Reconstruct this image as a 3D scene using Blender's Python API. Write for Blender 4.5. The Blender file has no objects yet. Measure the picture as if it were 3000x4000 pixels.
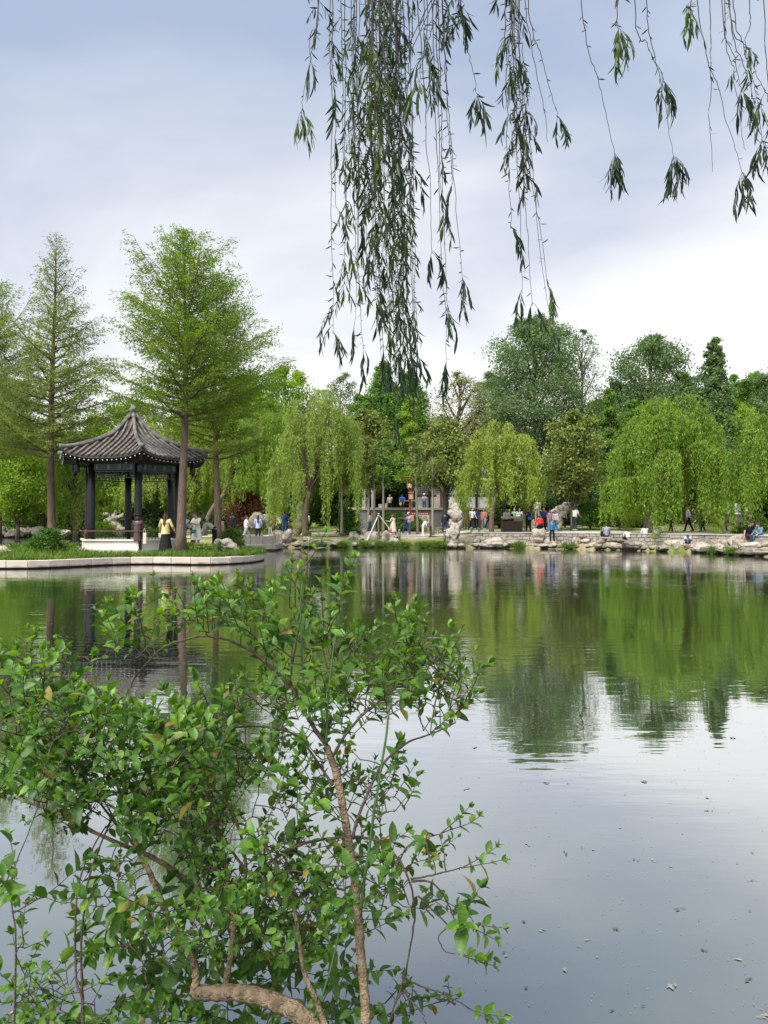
import bpy, math, random
import numpy as np
from mathutils import Vector

# ---------------------------------------------------------------- camera, world, sun, exposure
SC = bpy.context.scene
COL = SC.collection
F, CX, HY, CAMZ = 3000.0, 1500.0, 2038.0, 1.70          # focal length in photo pixels, horizon row, eye height over water
cam = bpy.data.cameras.new('camera'); cam_o = bpy.data.objects.new('camera', cam); COL.objects.link(cam_o)
cam.sensor_fit = 'HORIZONTAL'; cam.sensor_width = 36; cam.lens = 36
cam.clip_start = 0.05; cam.clip_end = 3000
cam_o.location = (0, 0, CAMZ)
cam_o.rotation_euler = (math.radians(90 + math.degrees(math.atan((HY - 2000) / F))), 0, 0)
SC.camera = cam_o
SUN_EL, SUN_AZ = math.radians(52), math.radians(215)      # azimuth measured clockwise from +Y (view direction)
w = bpy.data.worlds.new('World'); SC.world = w; w.use_nodes = True
nt = w.node_tree; N = nt.nodes; L = nt.links
bg = N['Background']; bg.inputs['Strength'].default_value = 0.1
sky = N.new('ShaderNodeTexSky'); sky.sky_type = 'NISHITA'; sky.sun_disc = False
sky.sun_elevation = SUN_EL; sky.sun_rotation = SUN_AZ; sky.air_density = 1.0; sky.dust_density = 1.0; sky.ozone_density = 1.5
tc = N.new('ShaderNodeTexCoord'); sep = N.new('ShaderNodeSeparateXYZ'); L.new(tc.outputs['Generated'], sep.inputs[0])
def wm(op, a, b=None, clamp=False):
    n = N.new('ShaderNodeMath'); n.operation = op; n.use_clamp = clamp
    for i, v in enumerate((a, b)):
        if v is None: continue
        if hasattr(v, 'type'): L.new(v, n.inputs[i])
        else: n.inputs[i].default_value = v
    return n.outputs[0]
zz = wm('MAXIMUM', sep.outputs[2], 0.0)
den = wm('ADD', zz, 0.22)
cmb = N.new('ShaderNodeCombineXYZ')
L.new(wm('DIVIDE', sep.outputs[0], den), cmb.inputs[0]); L.new(wm('DIVIDE', sep.outputs[1], den), cmb.inputs[1])
nz = N.new('ShaderNodeTexNoise'); nz.inputs['Scale'].default_value = 1.0; nz.inputs['Detail'].default_value = 5; nz.inputs['Roughness'].default_value = 0.5
nz.inputs['Distortion'].default_value = 0.4
mp = N.new('ShaderNodeMapping'); mp.inputs['Location'].default_value = (0.45, 1.3, 0); L.new(cmb.outputs[0], mp.inputs[0]); L.new(mp.outputs[0], nz.inputs['Vector'])
cov = wm('ADD', wm('MULTIPLY', nz.outputs['Fac'], 2.7), wm('SUBTRACT', 0.06, wm('MULTIPLY', zz, 2.35)))
cov = wm('ADD', cov, wm('MULTIPLY', sep.outputs[0], 0.25))
covc = wm('MINIMUM', wm('MAXIMUM', cov, 0.0), 1.0)
haze = wm('MAXIMUM', covc, wm('SUBTRACT', 1.3, wm('MULTIPLY', zz, 2.9)))
haze = wm('MINIMUM', wm('MAXIMUM', haze, 0.0), 0.97)
ccol = N.new('ShaderNodeMix'); ccol.data_type = 'RGBA'
L.new(wm('MULTIPLY', wm('SUBTRACT', zz, 0.14), 2.5, True), ccol.inputs[0])
ccol.inputs[6].default_value = (6.45, 6.5, 6.5, 1); ccol.inputs[7].default_value = (5.0, 5.2, 5.5, 1)
base = N.new('ShaderNodeMix'); base.data_type = 'RGBA'; base.inputs[0].default_value = 0.9
L.new(sky.outputs[0], base.inputs[6]); base.inputs[7].default_value = (2.75, 3.25, 4.3, 1)
mixs = N.new('ShaderNodeMix'); mixs.data_type = 'RGBA'
L.new(haze, mixs.inputs[0]); L.new(base.outputs[2], mixs.inputs[6]); L.new(ccol.outputs[2], mixs.inputs[7])
L.new(mixs.outputs[2], bg.inputs['Color'])
sl = bpy.data.lights.new('sun', 'SUN'); sl.energy = 3.6; sl.angle = math.radians(35); sl.color = (1.0, 0.965, 0.9)
so = bpy.data.objects.new('sun', sl); COL.objects.link(so)
sd = Vector((math.sin(SUN_AZ) * math.cos(SUN_EL), math.cos(SUN_AZ) * math.cos(SUN_EL), math.sin(SUN_EL)))
so.rotation_euler = sd.to_track_quat('Z', 'Y').to_euler(); so.location = (0, 0, 60)
SC.view_settings.view_transform = 'Standard'; SC.view_settings.look = 'None'
SC.view_settings.gamma = 1; SC.view_settings.exposure = 0.8
try:
    SC.cycles.max_bounces = 7; SC.cycles.diffuse_bounces = 3; SC.cycles.glossy_bounces = 3; SC.cycles.transmission_bounces = 4
    SC.cycles.transparent_max_bounces = 6; SC.cycles.caustics_reflective = False; SC.cycles.caustics_refractive = False
    SC.cycles.sample_clamp_indirect = 6
except Exception: pass

# ---------------------------------------------------------------- helpers
RNG = np.random.default_rng(7)
def PX(px, D): return (px - CX) / F * D
def PZ(py, D): return CAMZ + (HY - py) / F * D
def at(px, py, D): return np.array([PX(px, D), D, PZ(py, D)])
def nrm(a):
    a = np.asarray(a, float); return a / np.maximum(np.linalg.norm(a, axis=-1, keepdims=True), 1e-9)

class MB:
    def __init__(s): s.v = []; s.f = []; s.m = []; s.n = 0
    def add(s, V, Fs, mi=0):
        V = np.asarray(V, float).reshape(-1, 3)
        s.v.append(V)
        for Fa in (Fs if isinstance(Fs, (list, tuple)) and len(Fs) and isinstance(Fs[0], np.ndarray) else [np.asarray(Fs, dtype=np.int64)]):
            if len(Fa): s.f.append(Fa + s.n); s.m.append(mi)
        s.n += len(V)
    def box(s, c, size, rz=0, mi=0, taper=1.0, bev=0.0):
        hx, hy, hz = np.array(size) / 2.0
        if bev > 0:
            b = min(bev, hx * .45, hy * .45, hz * .45)
            ring = lambda x, y, z: [(-x + b, -y, z), (x - b, -y, z), (x, -y + b, z), (x, y - b, z), (x - b, y, z), (-x + b, y, z), (-x, y - b, z), (-x, -y + b, z)]
            r = np.array(ring(hx - b, hy - b, -hz) + ring(hx, hy, -hz + b) + ring(hx * taper, hy * taper, hz - b) + ring((hx - b) * taper, (hy - b) * taper, hz))
            q = [[k * 8 + i, k * 8 + (i + 1) % 8, k * 8 + 8 + (i + 1) % 8, k * 8 + 8 + i] for k in range(3) for i in range(8)]
            V = r; n0 = s.n
            ca, sa = math.cos(rz), math.sin(rz)
            V = np.stack([V[:, 0] * ca - V[:, 1] * sa, V[:, 0] * sa + V[:, 1] * ca, V[:, 2]], 1) + np.array(c)
            s.add(V, [np.array(q), np.array([[7, 6, 5, 4, 3, 2, 1, 0]]), np.array([[24, 25, 26, 27, 28, 29, 30, 31]])], mi)
            return
        V = np.array([(x * (taper if z > 0 else 1), y * (taper if z > 0 else 1), z) for z in (-hz, hz) for x, y in ((-hx, -hy), (hx, -hy), (hx, hy), (-hx, hy))])
        ca, sa = math.cos(rz), math.sin(rz)
        V = np.stack([V[:, 0] * ca - V[:, 1] * sa, V[:, 0] * sa + V[:, 1] * ca, V[:, 2]], 1) + np.array(c)
        s.add(V, np.array([[3, 2, 1, 0], [4, 5, 6, 7], [0, 1, 5, 4], [1, 2, 6, 5], [2, 3, 7, 6], [3, 0, 4, 7]]), mi)
    def tube(s, pts, r, n=6, mi=0, cap=True):
        P = np.asarray(pts, float); m = len(P)
        r = np.full(m, r) if np.isscalar(r) else np.asarray(r, float)
        T = nrm(np.gradient(P, axis=0))
        ref = np.array([0, 0, 1.0]) if abs(T[:, 2]).mean() < .8 else np.array([1.0, 0, 0])
        A = nrm(np.cross(T, ref)); B = np.cross(T, A)
        th = np.arange(n) * 2 * math.pi / n
        V = P[:, None] + r[:, None, None] * (np.cos(th)[None, :, None] * A[:, None] + np.sin(th)[None, :, None] * B[:, None])
        i = np.arange(m - 1)[:, None] * n; j = np.arange(n)[None]; k = (j + 1) % n
        q = np.stack([i + j, i + k, i + n + k, i + n + j], -1).reshape(-1, 4)
        fs = [q]
        if cap: fs += [np.arange(n)[None, ::-1].copy(), (np.arange(n) + (m - 1) * n)[None].copy()]
        s.add(V.reshape(-1, 3), fs, mi)
    def ell(s, c, r, R=None, nu=12, nv=8, mi=0):
        u = np.arange(nu) * 2 * math.pi / nu; v = np.linspace(0, math.pi, nv + 1)[1:-1]
        V = np.array([(math.sin(b) * math.cos(a), math.sin(b) * math.sin(a), math.cos(b)) for b in v for a in u] + [(0, 0, 1), (0, 0, -1)]) * np.array(r)
        if R is not None: V = V @ np.asarray(R).T
        q = [[i * nu + j, (i + 1) * nu + j, (i + 1) * nu + (j + 1) % nu, i * nu + (j + 1) % nu] for i in range(nv - 2) for j in range(nu)]
        t, b_ = len(V) - 2, len(V) - 1
        tr = [[t, j, (j + 1) % nu] for j in range(nu)] + [[b_, (nv - 2) * nu + (j + 1) % nu, (nv - 2) * nu + j] for j in range(nu)]
        s.add(V + np.array(c), [np.array(q), np.array(tr)], mi)
    def leaves(s, P, D, Nn, Ln, Wn, mi=0):
        """diamond leaves: base P, direction D, face normal Nn, length, width"""
        D = nrm(D); S = nrm(np.cross(D, Nn)); Ln = np.broadcast_to(Ln, len(P))[:, None]; Wn = np.broadcast_to(Wn, len(P))[:, None]
        mid = P + D * Ln * .45
        V = np.stack([P, mid + S * Wn * .5, P + D * Ln, mid - S * Wn * .5], 1)
        s.add(V.reshape(-1, 3), np.arange(len(P) * 4).reshape(-1, 4), mi)
    def mesh(s, name, mats, smooth=False):
        me = bpy.data.meshes.new(name)
        V = np.concatenate(s.v) if s.v else np.zeros((0, 3))
        me.vertices.add(len(V)); me.vertices.foreach_set('co', V.astype(np.float32).ravel())
        tot = np.concatenate([np.full(len(f), f.shape[1]) for f in s.f]); mi = np.concatenate([np.full(len(f), m) for f, m in zip(s.f, s.m)])
        idx = np.concatenate([f.ravel() for f in s.f])
        me.loops.add(len(idx)); me.loops.foreach_set('vertex_index', idx.astype(np.int32))
        me.polygons.add(len(tot)); me.polygons.foreach_set('loop_start', np.concatenate([[0], np.cumsum(tot)[:-1]]).astype(np.int32))
        me.polygons.foreach_set('loop_total', tot.astype(np.int32)); me.polygons.foreach_set('material_index', mi.astype(np.int32))
        me.polygons.foreach_set('use_smooth', np.full(len(tot), smooth))
        for m in (mats if isinstance(mats, (list, tuple)) else [mats]): me.materials.append(m)
        me.update(calc_edges=True)
        return me
    def obj(s, name, mats, parent=None, smooth=False, loc=None):
        if parent is not None and loc is None: loc = parent.get('_org', None)
        o = bpy.data.objects.new(name, None)
        if loc is not None:
            s.v = [v - np.array(loc) for v in s.v]
        me = s.mesh(name, mats, smooth)
        bpy.data.objects.remove(o)
        o = bpy.data.objects.new(name, me); COL.objects.link(o)
        if parent is not None: o.parent = parent
        elif loc is not None: o.location = loc
        return o

def tag(o, label=None, cat=None, group=None, kind=None):
    if label: o['label'] = label
    if cat: o['category'] = cat
    if group: o['group'] = group
    if kind: o['kind'] = kind
    return o
def thing(name, label, cat, loc=(0, 0, 0), group=None, rz=0):
    o = bpy.data.objects.new(name, None); COL.objects.link(o); o.location = loc; o.rotation_euler = (0, 0, rz)
    o.empty_display_size = .2
    if rz == 0: o['_org'] = [float(a) for a in loc]      # children given in world coordinates are moved to the base point
    else: o['_org'] = [0.0, 0.0, 0.0]
    return tag(o, label, cat, group)
def copy_tree(o, parent=None):
    c = o.copy(); COL.objects.link(c); c.parent = parent
    for ch in list(o.children): copy_tree(ch, c)
    return c

# ---------------------------------------------------------------- materials
def newmat(name):
    m = bpy.data.materials.new(name); m.use_nodes = True
    return m, m.node_tree.nodes, m.node_tree.links
def plain(name, col, rough=.7, metal=0, spec=.5, var=.12, scale=6, bump=0, bscale=30, coat=0, stretch=None):
    m, n, l = newmat(name); b = n['Principled BSDF']
    b.inputs['Roughness'].default_value = rough; b.inputs['Metallic'].default_value = metal; b.inputs['Specular IOR Level'].default_value = spec
    b.inputs['Coat Weight'].default_value = coat
    t = n.new('ShaderNodeTexCoord'); mpn = n.new('ShaderNodeMapping'); l.new(t.outputs['Object'], mpn.inputs[0])
    if stretch: mpn.inputs['Scale'].default_value = stretch
    x = n.new('ShaderNodeTexNoise'); x.inputs['Scale'].default_value = scale; x.inputs['Detail'].default_value = 6; l.new(mpn.outputs[0], x.inputs['Vector'])
    r = n.new('ShaderNodeValToRGB'); l.new(x.outputs['Fac'], r.inputs[0])
    r.color_ramp.elements[0].position = .3; r.color_ramp.elements[1].position = .7
    r.color_ramp.elements[0].color = (*[c * (1 - var) for c in col], 1); r.color_ramp.elements[1].color = (*[min(1, c * (1 + var)) for c in col], 1)
    l.new(r.outputs[0], b.inputs['Base Color'])
    if bump:
        y = n.new('ShaderNodeTexNoise'); y.inputs['Scale'].default_value = bscale; y.inputs['Detail'].default_value = 6; l.new(mpn.outputs[0], y.inputs['Vector'])
        bp = n.new('ShaderNodeBump'); bp.inputs['Strength'].default_value = bump; bp.inputs['Distance'].default_value = .02
        l.new(y.outputs['Fac'], bp.inputs['Height']); l.new(bp.outputs[0], b.inputs['Normal'])
    return m
def leafmat(name, dark, light, trans=.35, rough=.5, spec=.3, cl_scale=.5, old=0.0, vein=0.0):
    """leaf colour varies leaf by leaf and in clumps; light passes through the blade"""
    m, n, l = newmat(name); out = n['Material Output']; b = n['Principled BSDF']
    b.inputs['Roughness'].default_value = rough; b.inputs['Specular IOR Level'].default_value = spec
    g = n.new('ShaderNodeNewGeometry'); t = n.new('ShaderNodeTexCoord')
    x = n.new('ShaderNodeTexNoise'); x.inputs['Scale'].default_value = cl_scale; x.inputs['Detail'].default_value = 2; l.new(t.outputs['Object'], x.inputs['Vector'])
    a = n.new('ShaderNodeMath'); a.operation = 'MULTIPLY_ADD'; l.new(x.outputs['Fac'], a.inputs[0]); a.inputs[1].default_value = 1.3; a.inputs[2].default_value = -.15 - .25
    s = n.new('ShaderNodeMath'); s.operation = 'MULTIPLY_ADD'; l.new(g.outputs['Random Per Island'], s.inputs[0]); s.inputs[1].default_value = .5; l.new(a.outputs[0], s.inputs[2])
    mx = n.new('ShaderNodeMix'); mx.data_type = 'RGBA'; mx.clamp_factor = True; l.new(s.outputs[0], mx.inputs[0])
    mx.inputs[6].default_value = (*dark, 1); mx.inputs[7].default_value = (*light, 1)
    if old:                                          # a few blades are yellowed or brown, and each blade is blotchy
        wn = n.new('ShaderNodeTexWhiteNoise'); wn.noise_dimensions = '1D'; l.new(g.outputs['Random Per Island'], wn.inputs['W'])
        orr = n.new('ShaderNodeValToRGB'); l.new(wn.outputs['Value'], orr.inputs[0]); e = orr.color_ramp.elements; e[0].position = 1 - old; e[0].color = (0, 0, 0, 1); e[1].position = 1; e[1].color = (1, 1, 1, 1)
        om = n.new('ShaderNodeMix'); om.data_type = 'RGBA'; l.new(orr.outputs[0], om.inputs[0]); l.new(mx.outputs[2], om.inputs[6]); om.inputs[7].default_value = (.30, .22, .05, 1)
        bn = n.new('ShaderNodeTexNoise'); bn.inputs['Scale'].default_value = 130; bn.inputs['Detail'].default_value = 4; l.new(t.outputs['Object'], bn.inputs['Vector'])
        br_ = n.new('ShaderNodeMapRange'); l.new(bn.outputs['Fac'], br_.inputs[0]); br_.inputs['From Min'].default_value = .3; br_.inputs['From Max'].default_value = .7; br_.inputs['To Min'].default_value = .7; br_.inputs['To Max'].default_value = 1.25
        mx = n.new('ShaderNodeMix'); mx.data_type = 'RGBA'; mx.blend_type = 'MULTIPLY'; mx.inputs[0].default_value = 1; mx.clamp_result = False; l.new(om.outputs[2], mx.inputs[6]); l.new(br_.outputs[0], mx.inputs[7])
        bb = n.new('ShaderNodeBump'); bb.inputs['Strength'].default_value = .5; bb.inputs['Distance'].default_value = .002; l.new(bn.outputs['Fac'], bb.inputs['Height']); l.new(bb.outputs[0], b.inputs['Normal'])
    l.new(mx.outputs[2], b.inputs['Base Color'])
    tr = n.new('ShaderNodeBsdfTranslucent')
    hs = n.new('ShaderNodeHueSaturation'); hs.inputs['Hue'].default_value = .49; hs.inputs['Saturation'].default_value = 1.15; hs.inputs['Value'].default_value = 1.35
    l.new(mx.outputs[2], hs.inputs['Color']); l.new(hs.outputs[0], tr.inputs[0])
    ms = n.new('ShaderNodeMixShader'); ms.inputs[0].default_value = trans
    l.new(b.outputs[0], ms.inputs[1]); l.new(tr.outputs[0], ms.inputs[2]); l.new(ms.outputs[0], out.inputs[0])
    return m
def rockmat(name, c1, c2, c3, scale=1.5, bump=.6):
    m, n, l = newmat(name); b = n['Principled BSDF']; b.inputs['Roughness'].default_value = .85; b.inputs['Specular IOR Level'].default_value = .2
    t = n.new('ShaderNodeTexCoord')
    x = n.new('ShaderNodeTexNoise'); x.inputs['Scale'].default_value = scale; x.inputs['Detail'].default_value = 9; x.inputs['Roughness'].default_value = .65; l.new(t.outputs['Object'], x.inputs['Vector'])
    r = n.new('ShaderNodeValToRGB'); l.new(x.outputs['Fac'], r.inputs[0]); e = r.color_ramp.elements
    e[0].position = .32; e[0].color = (*c1, 1); e[1].position = .68; e[1].color = (*c3, 1); k = e.new(.48); k.color = (*c2, 1)
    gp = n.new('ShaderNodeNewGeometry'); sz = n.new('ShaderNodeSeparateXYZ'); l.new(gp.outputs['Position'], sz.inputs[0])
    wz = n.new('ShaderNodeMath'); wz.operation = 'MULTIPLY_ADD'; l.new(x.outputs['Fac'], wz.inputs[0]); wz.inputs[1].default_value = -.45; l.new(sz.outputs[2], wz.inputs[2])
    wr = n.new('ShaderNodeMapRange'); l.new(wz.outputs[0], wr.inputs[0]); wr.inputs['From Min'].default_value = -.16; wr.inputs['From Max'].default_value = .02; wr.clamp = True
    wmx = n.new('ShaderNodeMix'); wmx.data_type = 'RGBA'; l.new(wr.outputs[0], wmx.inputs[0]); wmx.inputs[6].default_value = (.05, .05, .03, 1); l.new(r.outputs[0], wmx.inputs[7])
    vo = n.new('ShaderNodeTexVoronoi'); vo.feature = 'DISTANCE_TO_EDGE'; vo.inputs['Scale'].default_value = scale * 1.6; l.new(t.outputs['Object'], vo.inputs['Vector'])
    vr = n.new('ShaderNodeMapRange'); l.new(vo.outputs['Distance'], vr.inputs[0]); vr.inputs['From Max'].default_value = .05; vr.inputs['To Min'].default_value = .45; vr.inputs['To Max'].default_value = 1; vr.clamp = True
    vm = n.new('ShaderNodeMix'); vm.data_type = 'RGBA'; vm.blend_type = 'MULTIPLY'; vm.inputs[0].default_value = .8; l.new(wmx.outputs[2], vm.inputs[6]); l.new(vr.outputs[0], vm.inputs[7])
    l.new(vm.outputs[2], b.inputs['Base Color'])
    y = n.new('ShaderNodeTexNoise'); y.inputs['Scale'].default_value = scale * 6; y.inputs['Detail'].default_value = 8; l.new(t.outputs['Object'], y.inputs['Vector'])
    bp = n.new('ShaderNodeBump'); bp.inputs['Strength'].default_value = bump; bp.inputs['Distance'].default_value = .05
    l.new(y.outputs['Fac'], bp.inputs['Height']); l.new(bp.outputs[0], b.inputs['Normal'])
    return m
def brickmat(name, c1, c2, mortar, sc=(1, 1, 1), bw=.5, rh=.25, ms=.02, offset=.5):
    m, n, l = newmat(name); b = n['Principled BSDF']; b.inputs['Roughness'].default_value = .85; b.inputs['Specular IOR Level'].default_value = .2
    t = n.new('ShaderNodeTexCoord'); mpn = n.new('ShaderNodeMapping'); l.new(t.outputs['Object'], mpn.inputs[0]); mpn.inputs['Rotation'].default_value = (math.radians(-90), 0, 0)
    sp = n.new('ShaderNodeSeparateXYZ'); l.new(t.outputs['Object'], sp.inputs[0])
    ad = n.new('ShaderNodeMath'); ad.operation = 'SUBTRACT'; l.new(sp.outputs[0], ad.inputs[0]); l.new(sp.outputs[1], ad.inputs[1])
    cb = n.new('ShaderNodeCombineXYZ'); l.new(ad.outputs[0], cb.inputs[0]); l.new(sp.outputs[2], cb.inputs[1])
    xn = n.new('ShaderNodeTexNoise'); xn.inputs['Scale'].default_value = 2.5; l.new(cb.outputs[0], xn.inputs['Vector'])
    va = n.new('ShaderNodeVectorMath'); va.operation = 'MULTIPLY_ADD'; l.new(xn.outputs['Color'], va.inputs[0]); va.inputs[1].default_value = (min(ms * 9, .3),) * 3; l.new(cb.outputs[0], va.inputs[2])
    k = n.new('ShaderNodeTexBrick'); l.new(va.outputs[0], k.inputs['Vector']); k.inputs['Scale'].default_value = 1; k.inputs['Brick Width'].default_value = bw
    k.inputs['Row Height'].default_value = rh; k.inputs['Mortar Size'].default_value = ms; k.inputs['Color1'].default_value = (*c1, 1); k.inputs['Color2'].default_value = (*c2, 1)
    k.inputs['Mortar'].default_value = (*mortar, 1); k.offset = offset
    x = n.new('ShaderNodeTexNoise'); x.inputs['Scale'].default_value = 3; x.inputs['Detail'].default_value = 7; l.new(t.outputs['Object'], x.inputs['Vector'])
    mm = n.new('ShaderNodeMix'); mm.data_type = 'RGBA'; mm.blend_type = 'MULTIPLY'; mm.inputs[0].default_value = .55; l.new(k.outputs['Color'], mm.inputs[6]); l.new(x.outputs['Color'], mm.inputs[7])
    hs = n.new('ShaderNodeHueSaturation'); hs.inputs['Value'].default_value = 1.45; hs.inputs['Saturation'].default_value = .75; l.new(mm.outputs[2], hs.inputs['Color']); l.new(hs.outputs[0], b.inputs['Base Color'])
    bp = n.new('ShaderNodeBump'); bp.inputs['Strength'].default_value = .7; bp.inputs['Distance'].default_value = .02; bp.invert = True
    l.new(k.outputs['Fac'], bp.inputs['Height']); l.new(bp.outputs[0], b.inputs['Normal'])
    return m

M = {}
M['bark'] = plain('bark', (.17, .125, .095), .9, var=.4, scale=5, bump=.8, bscale=12, stretch=(4, 4, .6), spec=.15)
M['bark_pale'] = plain('bark_pale', (.27, .24, .2), .9, var=.25, scale=5, bump=.5, bscale=12, stretch=(4, 4, .8), spec=.15)
M['bark_dark'] = plain('bark_dark', (.06, .05, .04), .9, var=.35, scale=5, bump=.8, stretch=(4, 4, .6), spec=.15)
M['twig'] = plain('twig', (.10, .075, .05), .85, var=.3, scale=20, spec=.2)
M['willow'] = leafmat('willow_leaf', (.11, .21, .022), (.31, .46, .07), .45)
M['willow_yel'] = leafmat('willow_leaf_yellow', (.19, .28, .03), (.44, .54, .12), .45)
M['willow_sh'] = leafmat('willow_leaf_soft', (.16, .26, .045), (.39, .51, .12), .48)
M['meta'] = leafmat('redwood_leaf', (.085, .17, .022), (.25, .39, .055), .5, cl_scale=.6)
M['meta_g'] = leafmat('redwood_leaf_grey', (.11, .175, .04), (.28, .38, .09), .5, cl_scale=.6)
M['broad'] = leafmat('broad_leaf', (.065, .15, .03), (.22, .37, .07), .4)
M['broad_blue'] = leafmat('broad_leaf_bluish', (.075, .135, .055), (.23, .34, .13), .4)
M['lime'] = leafmat('lime_leaf', (.13, .24, .02), (.34, .50, .07), .42)
M['olive'] = leafmat('olive_leaf', (.095, .13, .03), (.30, .36, .09), .3, rough=.5, spec=.3, cl_scale=.9)
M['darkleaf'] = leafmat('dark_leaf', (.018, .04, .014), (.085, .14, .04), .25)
M['redleaf'] = leafmat('maple_leaf', (.12, .05, .025), (.27, .14, .07), .3)
M['pale'] = leafmat('pale_leaf', (.20, .20, .07), (.36, .36, .16), .3)
M['shrub'] = leafmat('shrub_leaf', (.03, .08, .012), (.13, .26, .035), .25)
M['grassb'] = leafmat('grass_blade', (.06, .13, .02), (.22, .34, .06), .35, cl_scale=1.5)
M['yucca'] = leafmat('yucca_leaf', (.06, .10, .03), (.2, .27, .10), .15, rough=.4)
M['rock'] = rockmat('pale_rock', (.12, .095, .07), (.30, .255, .20), (.45, .39, .32), 1.6)
M['rock_w'] = rockmat('white_rock', (.20, .165, .125), (.40, .355, .295), (.54, .49, .42), 1.5)
M['rock_g'] = rockmat('grey_rock', (.07, .06, .05), (.20, .18, .15), (.36, .33, .28), 1.4)
M['stonewall'] = brickmat('rubble_wall', (.40, .34, .27), (.27, .24, .20), (.13, .11, .085), bw=.5, rh=.22, ms=.03)
M['greybrick'] = brickmat('grey_brick', (.20, .20, .195), (.25, .25, .24), (.15, .15, .15), bw=.3, rh=.08, ms=.006)
M['kerb'] = plain('kerb_stone', (.62, .53, .46), .75, var=.12, scale=2.5, bump=.15, bscale=20)
def waterline(m, z0, z1, col):                       # algae and damp left by the pond along the foot of the stone
    n, l = m.node_tree.nodes, m.node_tree.links; b = n['Principled BSDF']; src = b.inputs['Base Color'].links[0].from_socket
    gp = n.new('ShaderNodeNewGeometry'); sz = n.new('ShaderNodeSeparateXYZ'); l.new(gp.outputs['Position'], sz.inputs[0])
    x = n.new('ShaderNodeTexNoise'); x.inputs['Scale'].default_value = 4; x.inputs['Detail'].default_value = 8; l.new(gp.outputs['Position'], x.inputs['Vector'])
    w_ = n.new('ShaderNodeMath'); w_.operation = 'MULTIPLY_ADD'; l.new(x.outputs['Fac'], w_.inputs[0]); w_.inputs[1].default_value = -.16; l.new(sz.outputs[2], w_.inputs[2])
    r = n.new('ShaderNodeMapRange'); r.clamp = True; l.new(w_.outputs[0], r.inputs[0]); r.inputs['From Min'].default_value = z0; r.inputs['From Max'].default_value = z1
    mx = n.new('ShaderNodeMix'); mx.data_type = 'RGBA'; l.new(r.outputs[0], mx.inputs[0]); mx.inputs[6].default_value = (*col, 1); l.new(src, mx.inputs[7]); l.new(mx.outputs[2], b.inputs['Base Color'])
waterline(M['kerb'], -.05, .035, (.12, .11, .07))
M['whitewall'] = plain('white_plaster', (.68, .66, .61), .8, var=.1, scale=1.5)
M['column'] = plain('lacquered_column', (.008, .009, .012), .45, var=.3, scale=3, spec=.35)
M['darkwood'] = plain('dark_wood', (.035, .026, .022), .5, var=.3)
M['tile'] = plain('roof_tile', (.175, .17, .16), .85, var=.5, scale=5, bump=.4, bscale=20, spec=.25)
M['tile_red'] = plain('roof_pan_tile', (.10, .062, .05), .85, var=.6, scale=2.2, bump=.4, bscale=20, spec=.2)
M['painted'] = plain('painted_beam', (.028, .06, .06), .6, var=.7, scale=9)
M['white'] = plain('white_paint', (.75, .74, .71), .6, var=.04)
M['redp'] = plain('red_paint', (.30, .035, .025), .5, var=.15)
M['metal'] = plain('grey_metal', (.28, .28, .28), .45, metal=.6, var=.1)
M['stone'] = plain('cut_stone', (.42, .39, .34), .8, var=.2, scale=3, bump=.2)
# ---------------------------------------------------------------- the setting: terrain, water, paths
SHORE = np.array([(-220, 150), (-90, 112), (-45, 95), (-30, 86), (-22, 74), (-15, 60), (-10, 51.5), (-7.5, 50.4), (-3, 50.2), (2, 50), (6, 49.6), (9, 48.8), (13.9, 46.2), (17.1, 42.7), (18.6, 37), (20.5, 30), (27, 20), (60, 8), (220, 0)], float)
LAND = np.concatenate([SHORE, [(900, 0), (900, 1500), (-900, 1500), (-900, 150)]])
def inside(P, poly):
    x, y = P[:, 0], P[:, 1]; c = np.zeros(len(P), bool); j = len(poly) - 1
    for i in range(len(poly)):
        xi, yi = poly[i]; xj, yj = poly[j]
        with np.errstate(divide='ignore', invalid='ignore'):
            c ^= ((yi > y) != (yj > y)) & (x < (xj - xi) * (y - yi) / (yj - yi + 1e-12) + xi)
        j = i
    return c
def dshore(P):
    d = np.full(len(P), 1e9)
    for a, b in zip(SHORE[:-1], SHORE[1:]):
        ab = b - a; t = np.clip(((P - a) @ ab) / (ab @ ab), 0, 1)
        d = np.minimum(d, np.linalg.norm(P - (a + t[:, None] * ab), axis=1))
    return np.where(inside(P, LAND), d, -d)
def sstep(a, b, x): t = np.clip((x - a) / (b - a), 0, 1); return t * t * (3 - 2 * t)
def gzv(X, Y):
    X = np.asarray(X, float).ravel(); Y = np.asarray(Y, float).ravel()
    d = dshore(np.stack([X, Y], 1))
    zl = .3 + .25 * sstep(0, 1.5, d) + .035 * np.clip(d - 1.5, 0, 22)
    zr = .30 + .60 * sstep(2.0, 2.25, d) + .02 * np.clip(d - 2.3, 0, 20)
    wr = sstep(3.5, 6.5, X)
    zf = np.where(d > 0, zl * (1 - wr) + zr * wr, .3 + d * 2.5)
    zn = np.where(Y < 1.5, .28 - .02 * np.clip(-Y, 0, 5), .28 - (Y - 1.5) * 3)
    return np.maximum(np.maximum(zf, zn), -1.2)
def gz(x, y): return float(gzv([x], [y])[0])

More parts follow.
